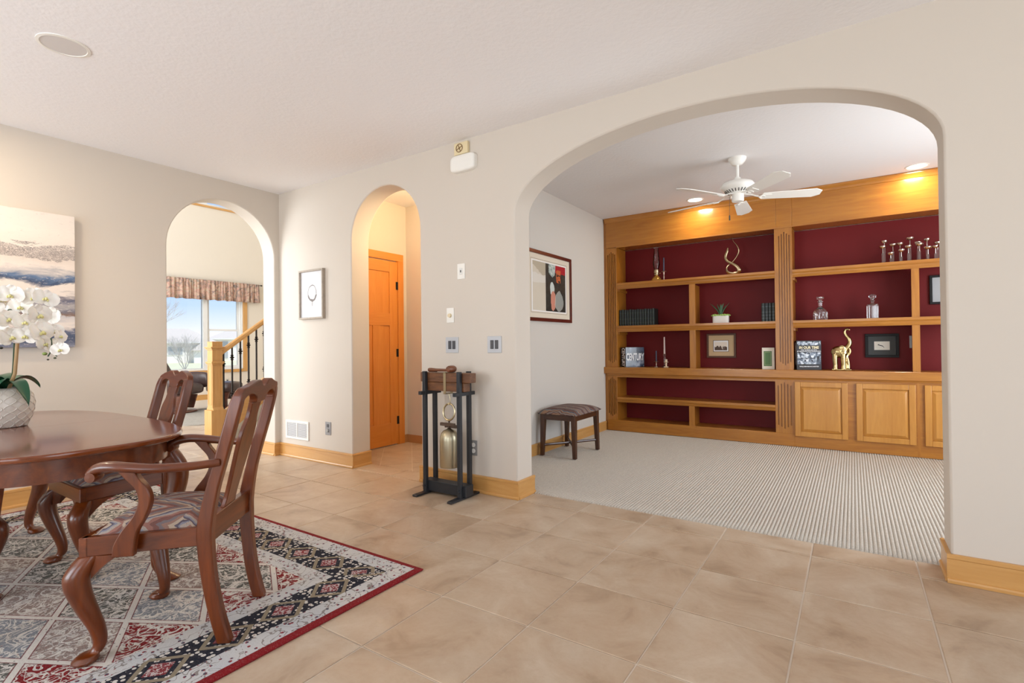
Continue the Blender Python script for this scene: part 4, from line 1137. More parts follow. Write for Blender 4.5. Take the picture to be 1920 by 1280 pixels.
ib = big_book('photo_book', 'tall black picture book titled IN OUR TIME beside the centre post', (-.500, 3.095, ZC1+.0005), math.radians(18), .235, .075, .312, BKC)
def collage():
    k = NT('collage_print'); v = k.n('TexVoronoi', distance='CHEBYCHEV'); k.set(v.inputs['Vector'], k.coord()); v.inputs['Scale'].default_value = 46
    n_ = k.noise(k.coord(), 90, 3, .7)
    f = k.math('ADD', k.math('MULTIPLY', v.outputs['Color'], .55), k.math('MULTIPLY', n_, .5))
    c = k.ramp(f, [(.35, srgb(26, 30, 40)), (.5, srgb(96, 108, 126)), (.62, srgb(176, 184, 194)), (.78, srgb(226, 230, 234))])
    k.P(Base_Color=c, Roughness=.3); return k.m
cm = collage()
for z0, z1 in ((.262, .302), (.062, .120), (.124, .186)): build('cover_print', MB().box(.008, .228, -.0006, .0, z0, z1), cm, ib)
text_mesh('IN OUR TIME', .038, plain('cream_lettering', srgb(230, 216, 178), .5), ib, (.118, -.0014, .236), (PI/2, 0, 0), 'cover_lettering', sx=.84, bold=.03)
text_mesh('THE WORLD AS SEEN', .015, LET, ib, (.118, -.0014, .212), (PI/2, 0, 0), 'cover_lettering', sx=1.05)
text_mesh('BY MAGNUM PHOTOGRAPHERS', .0155, LET, ib, (.118, -.0014, .197), (PI/2, 0, 0), 'cover_lettering', sx=1.0)
text_mesh('WILLIAM MANCHESTER', .0165, LET, ib, (.118, -.0014, .036), (PI/2, 0, 0), 'cover_lettering', sx=1.05)
build('spine_print', MB().box(-.0006, 0, .015, .06, .05, .29), cm, ib)

CLEAR = NT('crystal'); CLEAR.P(Base_Color=(1,1,1,1), Roughness=.02); CLEAR.b.inputs['Transmission Weight'].default_value = .96; CLEAR.b.inputs['IOR'].default_value = 1.5; CLEAR = CLEAR.m
THING = glass('thin_lamp_glass', (.97, .97, .97, 1))
SILV = plain('polished_silver', srgb(214, 206, 198), .14, 1.0)
PEWT = plain('pewter', srgb(190, 172, 158), .3, .9)
# oil lamp
o = thing('oil_lamp', 'brass oil lamp with a tall clear glass chimney on the top shelf', 'lamp', (-2.034, 3.20, S1))
AMB = plain('amber_font', srgb(176, 132, 60), .15, .6)
build('font', MB().lathe([(.0, .001), (.058, .001), (.062, .008), (.058, .03), (.046, .05), (.026, .066), (.020, .074)], n=24), AMB, o)
build('burner', MB().lathe([(.020, .074), (.027, .08), (.028, .092), (.024, .10), (.030, .106), (.032, .124), (.028, .130), (.030, .142), (.026, .148)], n=20), BRASS, o)
build('wick_knob', MB().tube([(.02, -.01, .095), (.055, -.02, .097)], .0025, 6).lathe([(.010, -.002), (.010, .002)], (.056, -.02, .097), 12, 'x'), BRASS, o)
build('chimney', MB().lathe([(.026, .148), (.034, .175), (.041, .215), (.042, .235), (.038, .27), (.031, .33), (.026, .385), (.025, .43)], n=24, cap=False), THING, o)
def candlestick(name, label, loc, h, plate_z, cup, candle, cmat, mmat, group=None):
    t = thing(name, label, 'candlestick', loc, 0, group)
    build('base', MB().lathe([(.0, .0005), (.026, .0005), (.024, .006), (.010, .012)], n=18), mmat, t)
    build('stem', MB().lathe([(.008, .010), (.005, plate_z*.3), (.009, plate_z*.4), (.005, plate_z*.55), (.007, plate_z*.8), (.011, plate_z*.92), (.010, plate_z)], n=14), mmat, t)
    build('drip_plate', MB().lathe([(.009, plate_z), (.030, plate_z+.003), (.032, plate_z+.007), (.009, plate_z+.005)], n=20), mmat, t)
    build('candle', MB().lathe([(.0095, plate_z+.004), (.0085, plate_z+candle), (.0, plate_z+candle+.004)], n=12), cmat, t)
    return t
DKC = plain('dark_blue_candle', srgb(58, 62, 82), .5); PKC = plain('pale_pink_candle', srgb(226, 206, 200), .5)
candlestick('candlestick', 'slim candlestick with dark candle beside the oil lamp on the top shelf', (-1.938, 3.19, S1), .3, .11, 0, .175, DKC, PEWT)
candlestick('candlestick', 'short candlestick with a dark taper on the ledge', (-2.048, 3.19, ZC1), .2, .068, 0, .135, DKC, PEWT)
o = thing('candlestick', 'tall glass candlestick with a pale taper on the ledge', 'candlestick', (-1.953, 3.22, ZC1))
build('holder', MB().lathe([(0, .0005), (.034, .0005), (.032, .01), (.012, .022), (.009, .05), (.015, .065), (.010, .085), (.016, .105), (.011, .125), (.018, .145), (.020, .165), (.014, .168)], n=20), CLEAR, o, sharp=50)
build('candle', MB().lathe([(.011, .168), (.008, .375), (0, .38)], n=12), PKC, o)
o = thing('candlestick', 'low ivory candle holder with a stub, rightmost on the ledge by the tall candle', 'candlestick', (-1.915, 3.16, ZC1))
IVO = plain('ivory_metal', srgb(226, 204, 172), .4, .3)
build('base', MB().box(-.026, .026, -.02, .02, .0005, .014), IVO, o, bevel=.003)
build('stem', MB().lathe([(.013, .014), (.008, .03), (.012, .045), (.008, .06)], n=14), IVO, o)
build('drip_plate', MB().lathe([(.008, .06), (.030, .066), (.031, .070), (.008, .067)], n=18), IVO, o)
build('candle', MB().lathe([(.014, .067), (.014, .1), (0, .102)], n=14), plain('ivory_candle', srgb(232, 214, 184), .5), o)
# knot sculpture
o = thing('knot_sculpture', 'bronze looping ribbon sculpture on the top shelf', 'sculpture', (-1.14, 3.20, S1))
kp = [(312, 425, 0), (300, 500, 0), (262, 610, 0), (268, 690, 0), (330, 760, -.012), (440, 812, -.022), (540, 880, -.02), (590, 965, -.008), (540, 1030, 0), (420, 1046, .0), (315, 1010, .0), (285, 930, .005), (318, 850, .015), (420, 755, .022), (500, 660, .02), (560, 550, .012), (570, 460, .005), (525, 360, 0), (460, 285, 0), (432, 225, 0), (420, 165, 0)]
kr = [(.006, .004), (.013, .007), (.016, .009), (.017, .010), (.016, .010), (.016, .010), (.020, .012), (.026, .016), (.024, .016), (.022, .014), (.020, .013), (.015, .011), (.011, .009), (.009, .007), (.009, .007), (.011, .008), (.012, .008), (.008, .006), (.006, .004), (.004, .003), (.002, .002)]
KP = []
for a, b, dd in kp:
    w_ = on(1340+a/12.8, 430+b/12.8, 'y', 3.20); KP.append((w_.x+1.14, dd, w_.z-S1))
dz_ = min(p[2]-r[0] for p, r in zip(KP, kr)); KP = [(a, b, c-dz_+.001) for a, b, c in KP]
build('ribbon', MB().tube(catmull(KP, 5), lerp_list(kr, 5), 10, up=(0, 1, 0)), plain('burnished_bronze', srgb(176, 156, 124), .25, 1.0), o, sharp=0)
# succulent planter
o = thing('succulent_planter', 'small succulent in an oblong white concrete pot on the middle shelf', 'potted plant', (-1.278, 3.19, S2))
pts = sup(.088, .040, 32, 5)[:-1]; n = 32
vs_ = [(a*s_, b*s_, z) for s_, z in ((.96, .0005), (1, .01), (1, .085), (.92, .085), (.90, .07)) for a, b in pts]
build('pot', MB().add(vs_, [(r*n+i, r*n+(i+1) % n, (r+1)*n+(i+1) % n, (r+1)*n+i) for r in range(4) for i in range(n)]+[tuple(reversed(range(n))), tuple(range(4*n, 5*n))], True), plain('white_concrete', srgb(216, 214, 210), .85, bump=(60, .3, .004)), o, sharp=40)
AGA = plain('agave_green', srgb(58, 92, 62), .5); ROS = plain('rosette_green', srgb(150, 178, 92), .5)
for i in range(11):
    a = i*2.4; tilt = .18+.10*(i % 5); L = .165-.008*(i % 4)
    pts = [(0, 0, .075), (math.cos(a)*L*.45*tilt, math.sin(a)*L*.3*tilt, .075+L*.5), (math.cos(a)*L*1.25*tilt, math.sin(a)*L*.8*tilt, .075+L*.98)]
    build('leaf', MB().tube(catmull(pts, 4), lerp_list([(.014, .005), (.012, .005), (.0008, .0006)], 4), 8), AGA, o, sharp=0)
for rx_, ry_, r_ in ((-.062, -.012, .036), (.042, -.014, .034), (.072, .006, .030), (-.026, -.02, .026), (.010, -.024, .024), (-.05, .018, .026)):
    mb = MB().sphere((rx_, ry_, .092), (r_*.4, r_*.4, r_*.5), 8, 6)
    for ring__, (nn_, rr, zz_) in enumerate(((6, .55, .096), (8, .9, .088))):
        for i in range(nn_):
            a = 2*PI*i/nn_+ring__*.4; mb.sphere((rx_+r_*rr*math.cos(a), ry_+r_*rr*math.sin(a)*.8, zz_+.002*(i % 2)), (r_*.34, r_*.3, r_*.22), 8, 5)
    build('rosette', mb, ROS, o, sharp=0)
# framed sketch, green print box, bird picture, far right picture (all lean or hang on the back panel)
def sketch_mat(dark, w, h, seed):
    k = NT('sepia_sketch_%d' % seed); tc = k.n('TexCoord'); sp = k.n('SeparateXYZ'); k.t.links.new(tc.outputs['Object'], sp.inputs[0])
    n_ = k.noise(k.coord('Object', (1, 1, 1), loc=(seed, 0, 0)), 38, 5, .7); n2 = k.noise(k.coord('Object', (18, 1, 3)), 3, 3)
    edge_ = k.math('ADD', k.math('MULTIPLY', n2, h*.6), k.math('MULTIPLY', n_, h*.35))
    roof = k.math('LESS_THAN', k.math('SUBTRACT', sp.outputs[2], .088), edge_)
    f = k.math('MULTIPLY', roof, k.math('GREATER_THAN', n_, .42))
    k.P(Base_Color=k.mix(f, srgb(232, 220, 204), dark), Roughness=.5); return k.m
t = frame_thing('framed_sketch', 'sepia street sketch with tan mat in a brown wooden frame on the lower shelf', (-1.482, 3.30, .943), 0, .332, .292, .022, .022, wood('brown_frame', srgb(70, 38, 18), srgb(98, 56, 28), 'x', 2, .5, .0),
  [('mat', .018, .312, .018, .272, plain('tan_mat', srgb(202, 174, 134), .7)), ('mat_edge', .072, .250, .072, .212, plain('brown_line', srgb(104, 80, 60), .6)), ('paper', .078, .244, .078, .206, PAPER), ('sketch', .090, .232, .090, .190, sketch_mat(srgb(78, 54, 40), .14, .10, 3))])
t.location.y = YBK-.001; 
t = thing('green_print_box', 'upright cream box with a green bordered panel at the end of the ledge', 'box', (-.842, 3.14, ZC1+.0005), math.radians(4))
build('body', MB().box(0, .125, 0, .06, 0, .238), plain('cream_card', srgb(222, 214, 198), .6), t, bevel=.002)
build('panel', MB().box(.018, .098, -.0012, 0, .035, .200), plain('leaf_green', srgb(74, 108, 60), .5), t)
build('panel_line', MB().box(.027, .089, -.0018, -.001, .046, .049).box(.027, .089, -.0018, -.001, .186, .189).box(.027, .030, -.0018, -.001, .049, .186).box(.086, .089, -.0018, -.001, .049, .186), plain('pale_green_line', srgb(160, 176, 120), .5), t)
BLK = plain('black_frame', srgb(22, 21, 22), .5, spec=.25); CHM = plain('charcoal_mat', srgb(78, 80, 80), .8, spec=.2)
t = frame_thing('bird_picture', 'black framed picture of a small dark bird on white with charcoal mat', (.108, YBK-.001, .955), 0, .285, .245, .026, .024, BLK,
  [('mat', .022, .263, .022, .223, CHM), ('paper', .078, .208, .078, .166, plain('ivory_paper', srgb(226, 220, 208), .6))])
bird = [(.106, .136), (.112, .124), (.118, .128), (.124, .121), (.140, .118), (.152, .112), (.162, .098), (.160, .108), (.150, .122), (.138, .127), (.126, .129), (.120, .133), (.118, .140), (.113, .134)]
build('bird', MB().prism(bird, -.0142, -.0128, 'xz'), plain('ink', srgb(40, 40, 40), .6), t)
t = frame_thing('window_mat_picture', 'black framed picture with pale grey mat, cut off by the arch edge', (.641, YBK-.001, 1.483), 0, .36, .285, .022, .024, BLK,
  [('mat', .018, .342, .018, .267, plain('pale_grey_mat', srgb(168, 170, 172), .7)), ('print_edge', .090, .270, .065, .215, plain('ink_line', srgb(40, 42, 44), .6)), ('paper', .096, .264, .071, .209, PAPER)])
t = thing('sensor_plate', 'small pale grey plate on the red panel beside the right divider', 'wall plate', (.477, YBK, 1.052))
build('cover', MB().box(0, .070, -.010, 0, 0, .124), plain('sensor_grey', srgb(176, 178, 182), .5), t, bevel=.002)
# elephant
o = thing('elephant_figurine', 'polished gold elephant figurine with raised trunk on the ledge', 'figurine', (-.10, 3.17, ZC1+.0005))
mb = MB().sphere((-.030, 0, .190), (.062, .050, .062), 18, 12).sphere((.008, 0, .180), (.055, .044, .056), 16, 10)
for ax_, ay_ in ((-.055, -.022), (-.052, .022), (.018, -.022), (.020, .022)):
    mb.tube([(ax_, ay_, .17), (ax_, ay_, .10), (ax_+.003, ay_, .05), (ax_, ay_, .006)], [.026, .024, .022, .026], 12)
mb.sphere((.030, 0, .222), (.034, .032, .036), 16, 10)
mb.tube(catmull([(.035, 0, .215), (.058, 0, .245), (.075, 0, .285), (.068, 0, .325), (.045, 0, .360), (.032, 0, .395), (.042, 0, .422), (.064, 0, .424), (.078, 0, .412)], 4), lerp_list([.030, .026, .022, .019, .016, .014, .012, .010, .008], 4), 12, up=(0, 1, 0))
for s in (-1, 1): mb.sphere((.006, s*.030, .232), (.030, .009, .030), 12, 8)
mb.tube(catmull([(.045, -.006, .14), (.070, -.006, .165), (.078, -.006, .205), (.064, -.006, .232), (.046, -.006, .225)], 4), .010, 8, up=(0, 1, 0))
mb.tube([(.045, -.006, .15), (.058, -.006, .10), (.062, -.006, .05), (.060, -.006, .006)], [.018, .017, .015, .018], 10)
mb.box(-.085, .085, -.045, .045, 0, .014)
e_ = build('body', mb, plain('polished_gold', srgb(188, 164, 116), .2, 1.0), o, sharp=0, smooth_all=True)
rm = e_.modifiers.new('remesh', 'REMESH'); rm.mode = 'VOXEL'; rm.voxel_size = .0042; rm.use_smooth_shade = True
sm_ = e_.modifiers.new('smooth', 'SMOOTH'); sm_.iterations = 4
# decanters
o = thing('round_decanter', 'round-bellied crystal decanter with a flat stopper on the middle shelf', 'decanter', (-.281, 3.20, S2+.0005))
def facet(prof, n, amp, z0, z1):
    vs_ = []; fs = []; m_ = len(prof)
    for r, h in prof:
        for i in range(n):
            a = 2*PI*i/n; rr = r*(1-(amp if (i % 2) and z0 < h < z1 else 0)); vs_.append((rr*math.cos(a), rr*math.sin(a), h))
    for j in range(m_-1):
        for i in range(n): k = (i+1) % n; fs.append((j*n+i, j*n+k, (j+1)*n+k, (j+1)*n+i))
    fs += [tuple(reversed(range(n))), tuple(range((m_-1)*n, m_*n))]
    return MB().add(vs_, fs, False)
build('bottle', facet([(.054, 0), (.066, .012), (.068, .03), (.067, .045), (.068, .06), (.064, .085), (.053, .105), (.034, .122), (.021, .135), (.017, .15), (.017, .185), (.025, .195), (.025, .20), (.017, .2)], 36, .10, .008, .07), CLEAR, o)
build('stopper', MB().lathe([(.012, .2), (.016, .212), (.034, .228), (.035, .242), (.024, .25), (0, .252)], n=20), CLEAR, o, sharp=30)
o = thing('square_decanter', 'square cut-crystal decanter with a ball stopper on the middle shelf', 'decanter', (.173, 3.20, S2+.0005), .1)
sq = sup(.047, .047, 24, 7)[:-1]; n = 24; vs_ = []
for s_, z in ((.95, 0), (1, .006), (1, .04), (1, .08), (1, .125), (.93, .142), (.45, .150), (.30, .155), (.28, .175), (.45, .180), (.45, .185), (.25, .185)):
    for i, (a, b) in enumerate(sq): q = s_*(1-(.09 if i % 2 and .003 < z < .13 else 0)); vs_.append((a*q, b*q, z))
build('bottle', MB().add(vs_, [(r*n+i, r*n+(i+1) % n, (r+1)*n+(i+1) % n, (r+1)*n+i) for r in range(11) for i in range(n)]+[tuple(reversed(range(n))), tuple(range(11*n, 12*n))]), CLEAR, o)
build('stopper', facet([(.012, .185), (.014, .195), (.028, .210), (.033, .224), (.028, .238), (.012, .248)], 16, .06, .19, .245), CLEAR, o)
# silver cup clusters on acrylic posts
cupp = [(1657, [(1658, 455, .030), (1655, 465, .032)]), (1672, [(1674, 461, .032), (1670, 477, .026)]), (1687, [(1687.5, 459, .028), (1690, 471, .026)]), (1705, [(1706, 449, .036), (1703, 464, .030)]), (1722, [(1721, 457, .030), (1724, 460, .034)]), (1739, [(1738, 451, .028), (1740, 466, .034)]), (1757, [(1758, 457, .028), (1754, 464, .026)])]
ow = ['leftmost', 'second from the left', 'third from the left', 'middle', 'third from the right', 'second from the right', 'rightmost']
for i, (bx_, cups) in enumerate(cupp):
    c0 = on(bx_, 490, 'y', 3.20)
    t = thing('cup_candle_holder', 'silver cup candle holder, %s of seven on the top shelf' % ow[i], 'candle holder', (c0.x, 3.20, S1-.0035), 0, 'silver cup holders on the top shelf')
    for j, (cx_, cy_, r_) in enumerate(cups):
        yy_ = 3.185 if j else 3.215
        w_ = on(cx_, cy_, 'y', yy_); lx, lz = w_.x-c0.x, w_.z-S1; ly = yy_-3.20
        build('post', MB().box(lx-.009, lx+.009, ly-.009, ly+.009, 0, max(.05, lz-.05)), CLEAR, t)
        build('stem', MB().tube([(lx, ly, max(.045, lz-.06)), (lx, ly, lz)], .003, 8), SILV, t)
        build('cup', MB().lathe([(.004, lz-.004), (r_*.55, lz), (r_*.9, lz+.010), (r_, lz+.022), (r_*.93, lz+.022), (r_*.8, lz+.012), (r_*.4, lz+.006), (0, lz+.005)], (lx, ly, 0), 20), SILV, t, sharp=50)

# ------------------------------------------------------------------ ceiling fan
FX, FY = -.822, 1.70
fan = thing('ceiling_fan', 'white five-blade ceiling fan in the den', 'ceiling fan', (FX, FY, H))
FW = plain('fan_white', srgb(240, 238, 232), .35)
build('canopy', MB().lathe([(.075, 0), (.074, -.012), (.066, -.03), (.045, -.055), (.026, -.062), (.0, -.062)], n=32, cap=False), FW, fan)
build('downrod', MB().lathe([(.013, -.055), (.013, -.17), (.026, -.172), (.030, -.20)], n=18), FW, fan)
build('motor_housing', MB().lathe([(.030, -.20), (.085, -.206), (.125, -.222), (.140, -.245), (.138, -.262), (.110, -.285), (.070, -.308), (.066, -.318), (0, -.318)], n=40), FW, fan, sharp=50)
vd_ = plain('fan_vent_dark', srgb(70, 68, 66), .6)
for i in range(24):
    a = 2*PI*i/24
    b_ = MB().box(.080, .112, -.0035, .0035, -.0012, .0012)
    b_.xf(Matrix.Translation((0, 0, -.297)) @ Matrix.Rotation(a, 4, 'Z') @ Matrix.Translation((.096, 0, 0)) @ Matrix.Rotation(-math.radians(36), 4, 'Y') @ Matrix.Translation((-.096, 0, 0)))
    build('vent_slot', b_, vd_, fan)
build('switch_housing', MB().lathe([(.060, -.318), (.050, -.322), (.050, -.375), (.046, -.382), (0, -.384)], n=28), FW, fan, sharp=40)
blade_poly = [(.20, -.050), (.22, -.056), (.60, -.070), (.635, -.066), (.66, -.040), (.665, 0), (.66, .040), (.635, .066), (.60, .070), (.22, .056), (.20, .050)]
blade_poly = [(.20, -.052), (.61, -.070), (.665, -.034), (.665, .034), (.61, .070), (.20, .052)]
for i in range(5):
    a = math.radians(22+72*i)
    Mx = Matrix.Rotation(a, 4, 'Z') @ Matrix.Translation((0, 0, -.345)) @ Matrix.Rotation(-math.radians(13), 4, 'X')
    bl_ = build('blade', MB().prism(blade_poly, -.003, .003, 'xy').xf(Mx), FW, fan, bevel=.0015)
    ir = MB().tube(catmull([(.06, 0, .028), (.11, 0, .020), (.15, 0, .004), (.185, 0, -.006)], 4), [(.012, .005)]*13, 8)
    ir.tube([(.185+.022*math.cos(q*PI/8)+.012, .022*math.sin(q*PI/8), -.007) for q in range(16)], .005, 8, closed=True)
    ir.box(.19, .27, -.030, .030, -.008, -.0035)
    build('blade_iron', ir.xf(Mx), FW, bl_, sharp=40)
build('pull_chain', MB().tube([(-.055, -.035, -.335), (-.060, -.038, -.34), (-.062, -.04, -.50)], .0016, 6).lathe([(.006, -.545), (.006, -.505), (.002, -.50)], (-.062, -.04, 0), 10), plain('chain_dark', srgb(62, 56, 48), .5), fan)
# recessed cans over the bookcase
CANL = emis('can_lamp_glow', srgb(255, 236, 206), 9.0)
for x_, y_, lab in ((-1.462, 2.83, 'left round recessed ceiling light, behind the fan blades'), (.52, 2.905, 'right round recessed ceiling light over the bookcase')):
    t = thing('recessed_light', lab, 'ceiling light', (x_, y_, H), 0, 'recessed lights over the bookcase')
    build('trim_ring', MB().lathe([(.092, 0), (.091, -.004), (.078, -.006), (.074, -.001)], n=36, cap=False), WHITE, t)
    build('bulb_face', MB().lathe([(0, -.0025), (.074, -.002)], n=36, cap=False), CANL, t)
    l = bpy.data.lights.new('can_light', 'AREA'); l.shape = 'DISK'; l.size = .14; l.energy = 7.5; l.color = (1, .92, .78)
    lo = bpy.data.objects.new('can_light', l); COL.objects.link(lo); lo.location = (0, 0, -.008); lo.parent = t
# ------------------------------------------------------------------ stool by the den wall
sx0, sx1, sy0, sy1 = -2.66, -2.225, 1.30, 1.905
t = thing('footstool', 'dark wooden stool with a patterned padded seat against the den wall', 'stool', ((sx0+sx1)/2, (sy0+sy1)/2, .0105))
w2, d2 = (sx1-sx0)/2-.01, (sy1-sy0)/2-.01
DKW = {a: wood('dark_oak_'+a, srgb(54, 30, 18), srgb(92, 54, 32), a, 1.5, .35, .3) for a in 'xyz'}
for a in (-1, 1):
    for b in (-1, 1):
        vs_ = []
        for z, r_, o_ in ((.001, .018, .004), (.36, .024, -.006), (.42, .024, -.006)):
            cx_, cy_ = a*(w2-.03+o_), b*(d2-.03+o_); vs_ += [(cx_-r_, cy_-r_, z), (cx_+r_, cy_-r_, z), (cx_+r_, cy_+r_, z), (cx_-r_, cy_+r_, z)]
        build('leg', MB().add(vs_, [(3,2,1,0), (8,9,10,11)]+[(r*4+i, r*4+(i+1) % 4, r*4+4+(i+1) % 4, r*4+4+i) for r in range(2) for i in range(4)]), DKW['z'], t, bevel=.003)
for a in (-1, 1):
    build('rail', MB().cbox((0, a*(d2-.03), .392), 2*w2-.08, .024, .056), DKW['x'], t, bevel=.002)
    build('rail', MB().cbox((a*(w2-.03), 0, .392), .024, 2*d2-.08, .056), DKW['y'], t, bevel=.002)
for s in (-1, 1):
    P0, P1 = (-(w2-.04), -s*(d2-.04), .105), ((w2-.04), s*(d2-.04), .105)
    build('stretcher', MB().tube(catmull([P0, (0, 0, .105+.0*s), P1], 4), (.011, .013), 8), DKW['y'], t)
def stool_fabric():
    k = NT('zigzag_stool_fabric'); v = k.coord('Object')
    w = k.n('TexWave', wave_type='BANDS', bands_direction='Y', wave_profile='TRI'); k.set(w.inputs['Vector'], v); w.inputs['Scale'].default_value = 2.6; w.inputs['Distortion'].default_value = 5; w.inputs['Detail Scale'].default_value = 2.2
    n2 = k.noise(v, 220, 2)
    c = k.ramp(w.outputs['Fac'], [(0, srgb(92, 58, 54)), (.2, srgb(134, 104, 90)), (.34, srgb(70, 70, 82)), (.5, srgb(122, 134, 140)), (.62, srgb(158, 124, 100)), (.8, srgb(96, 66, 62)), (.92, srgb(150, 140, 132))], 'CONSTANT')
    c = k.mix(k.math('MULTIPLY', n2, .35), c, srgb(74, 58, 54)); k.P(Base_Color=c, Roughness=.95); k.bump(n2, .4, .003); return k.m
n = 14; vs_ = []; fs = []
for j in range(n+1):
    for i in range(n+1):
        a, b = i/n*2-1, j/n*2-1; dm = (1-abs(a)**4)*(1-abs(b)**4)
        vs_.append((a*(w2+.008), b*(d2+.008), .428+.058*dm**.55))
for j in range(n):
    for i in range(n): a = j*(n+1)+i; fs.append((a, a+1, a+n+2, a+n+1))
base_ = len(vs_); per = [i for i in range(n+1)]+[(j+1)*(n+1)-1 for j in range(1, n+1)]+[n*(n+1)+i for i in range(n-1, -1, -1)]+[j*(n+1) for j in range(n-1, 0, -1)]
for p in per: vs_.append((vs_[p][0]*.985, vs_[p][1]*.985, .4205))
for q in range(len(per)): r_ = (q+1) % len(per); fs.append((per[q], base_+q, base_+r_, per[r_]))
fs.append(tuple(base_+q for q in range(len(per))))
build('seat_pad', MB().add(vs_, fs, True), stool_fabric(), t, sharp=50)
# ------------------------------------------------------------------ framed abstract on the den's left wall (faces +x)
def abstract_mat():
    k = NT('abstract_print'); tc = k.n('TexCoord'); sp = k.n('SeparateXYZ'); k.t.links.new(tc.outputs['Object'], sp.inputs[0])
    y, z = sp.outputs[0], sp.outputs[2]; n1 = k.noise(k.coord(), 7, 5, .6, 1.0); n2 = k.noise(k.coord(), 22, 4, .7)
    yn = k.math('ADD', y, k.math('MULTIPLY', k.math('SUBTRACT', n1, .5), .05)); zn = k.math('ADD', z, k.math('MULTIPLY', k.math('SUBTRACT', n1, .5), .10))
    left = k.mix(k.math('GREATER_THAN', zn, k.math('SUBTRACT', .47, k.math('MULTIPLY', y, .45))), srgb(214, 206, 190), srgb(186, 176, 156))
    left = k.mix(k.math('MULTIPLY', k.math('LESS_THAN', k.math('ABSOLUTE', k.math('SUBTRACT', zn, .335)), .05), .8), left, srgb(226, 222, 214))
    dark = k.ramp(n2, [(.35, srgb(38, 36, 32)), (.7, srgb(66, 68, 62))])
    def blob(cy, cz, ry, rz_, soft=.3):
        a = k.math('DIVIDE', k.math('SUBTRACT', yn, cy), ry); b = k.math('DIVIDE', k.math('SUBTRACT', zn, cz), rz_)
        return k.math('LESS_THAN', k.math('ADD', k.math('MULTIPLY', a, a), k.math('MULTIPLY', b, b)), 1.0)
    d = k.mix(blob(.405, .475, .075, .105), dark, k.ramp(n2, [(.4, srgb(120, 146, 140)), (.6, srgb(214, 220, 214))]))
    red = k.math('MULTIPLY', k.math('GREATER_THAN', yn, .475), k.math('GREATER_THAN', zn, .425)); d = k.mix(red, d, srgb(168, 34, 44))
    orr = k.math('MULTIPLY', k.math('LESS_THAN', k.math('ABSOLUTE', k.math('SUBTRACT', yn, .545)), .05), k.math('LESS_THAN', k.math('ABSOLUTE', k.math('SUBTRACT', zn, .385)), .065)); d = k.mix(k.math('MULTIPLY', orr, k.math('GREATER_THAN', n2, .45)), d, srgb(196, 104, 62))
    d = k.mix(blob(.40, .24, .05, .07), d, srgb(206, 214, 208)); d = k.mix(blob(.425, .12, .06, .10), d, srgb(208, 142, 122))
    d = k.mix(k.math('MULTIPLY', blob(.56, .12, .10, .11), .7), d, srgb(176, 180, 174))
    c = k.mix(k.math('GREATER_THAN', y, .262), left, d)
    k.P(Base_Color=c, Roughness=.4); k.b.inputs['Coat Weight'].default_value = .4; return k.m
MAH = {a: wood('mahogany_frame_'+a, srgb(78, 26, 18), srgb(108, 42, 28), a, 1.4, .3, .4) for a in 'xyz'}
t = thing('framed_abstract', 'framed abstract print with cream mat and mahogany frame on the den wall', 'picture', (DXL, 1.135, 1.368), PI/2)
w_, h_, fw = .975, .728, .036
build('frame', MB().box(0, w_, -.026, 0, 0, fw).box(0, w_, -.026, 0, h_-fw, h_).box(0, fw, -.026, 0, fw, h_-fw).box(w_-fw, w_, -.026, 0, fw, h_-fw), MAH['x'], t, bevel=.002)
build('mat_board', MB().box(fw-.004, w_-fw+.004, -.012, 0, fw-.004, h_-fw+.004), plain('cream_mat', srgb(222, 212, 194), .7, coat=.3), t)
build('mat_line', MB().box(.100, w_-.100, -.0128, -.0118, .088, .0905).box(.100, w_-.100, -.0128, -.0118, h_-.0905, h_-.088).box(.100, .1025, -.0128, -.0118, .088, h_-.088).box(w_-.1025, w_-.100, -.0128, -.0118, .088, h_-.088), plain('mat_line_brown', srgb(84, 48, 40), .6), t)
build('paper', MB().box(.112, w_-.112, -.0132, -.0122, .100, h_-.100), PAPER, t)
pr = build('print', MB().box(0, w_-.27, -.0008, 0, 0, h_-.225), abstract_mat(), t, loc=(.135, -.0132, .1125))

# ================================================================== LIVING ROOM BEYOND THE ARCH
# staircase: newel, handrail, balusters, closed stringer
NX, NY = -6.41, .015
stc = thing('staircase', 'maple staircase with newel post and black iron balusters beyond the left arch', 'staircase', (NX, NY, 0))
nw = build('newel_post', MB().box(-.085, .085, -.085, .085, .001, .385).box(-.060, .060, -.060, .060, .385, 1.20).prism([(-.085, .385), (.085, .385), (.062, .42), (-.062, .42)], -.062, .062, 'xz'), TRIM['z'], stc, bevel=.003)
build('moulding', MB().cbox((0, 0, .955), .150, .150, .022).cbox((0, 0, .938), .136, .136, .014), TRIM['x'], nw, bevel=.003)
build('cap', MB().cbox((0, 0, 1.135), .17, .17, .016).cbox((0, 0, 1.118), .146, .146, .02).cbox((0, 0, 1.20), .124, .124, .012), TRIM['x'], nw, bevel=.003)
for s, rot in ((1, 0), (1, 1)):
    bx_ = MB().box(-.040, -.034, -.061, -.0605, .45, .92).box(.034, .040, -.061, -.0605, .45, .92).box(-.04, .04, -.061, -.0605, .45, .456).box(-.04, .04, -.061, -.0605, .914, .92)
    bx_.shift(lambda x, y, z: (x, y-.002, z))
    if rot: bx_.xf(Matrix.Rotation(PI/2, 4, 'Z'))
    build('panel_bead', bx_, TRIM['z'], nw)
sl = .725; yl = 2.6
hr = [(-.030, 0), (.030, 0), (.034, .022), (.026, .045), (.010, .058), (-.010, .058), (-.026, .045), (-.034, .022)]
n = len(hr); vs_ = []
for y in (.058, yl):
    vs_ += [(a, y, 1.025+b*1.2+(y-.045)*sl) for a, b in hr]
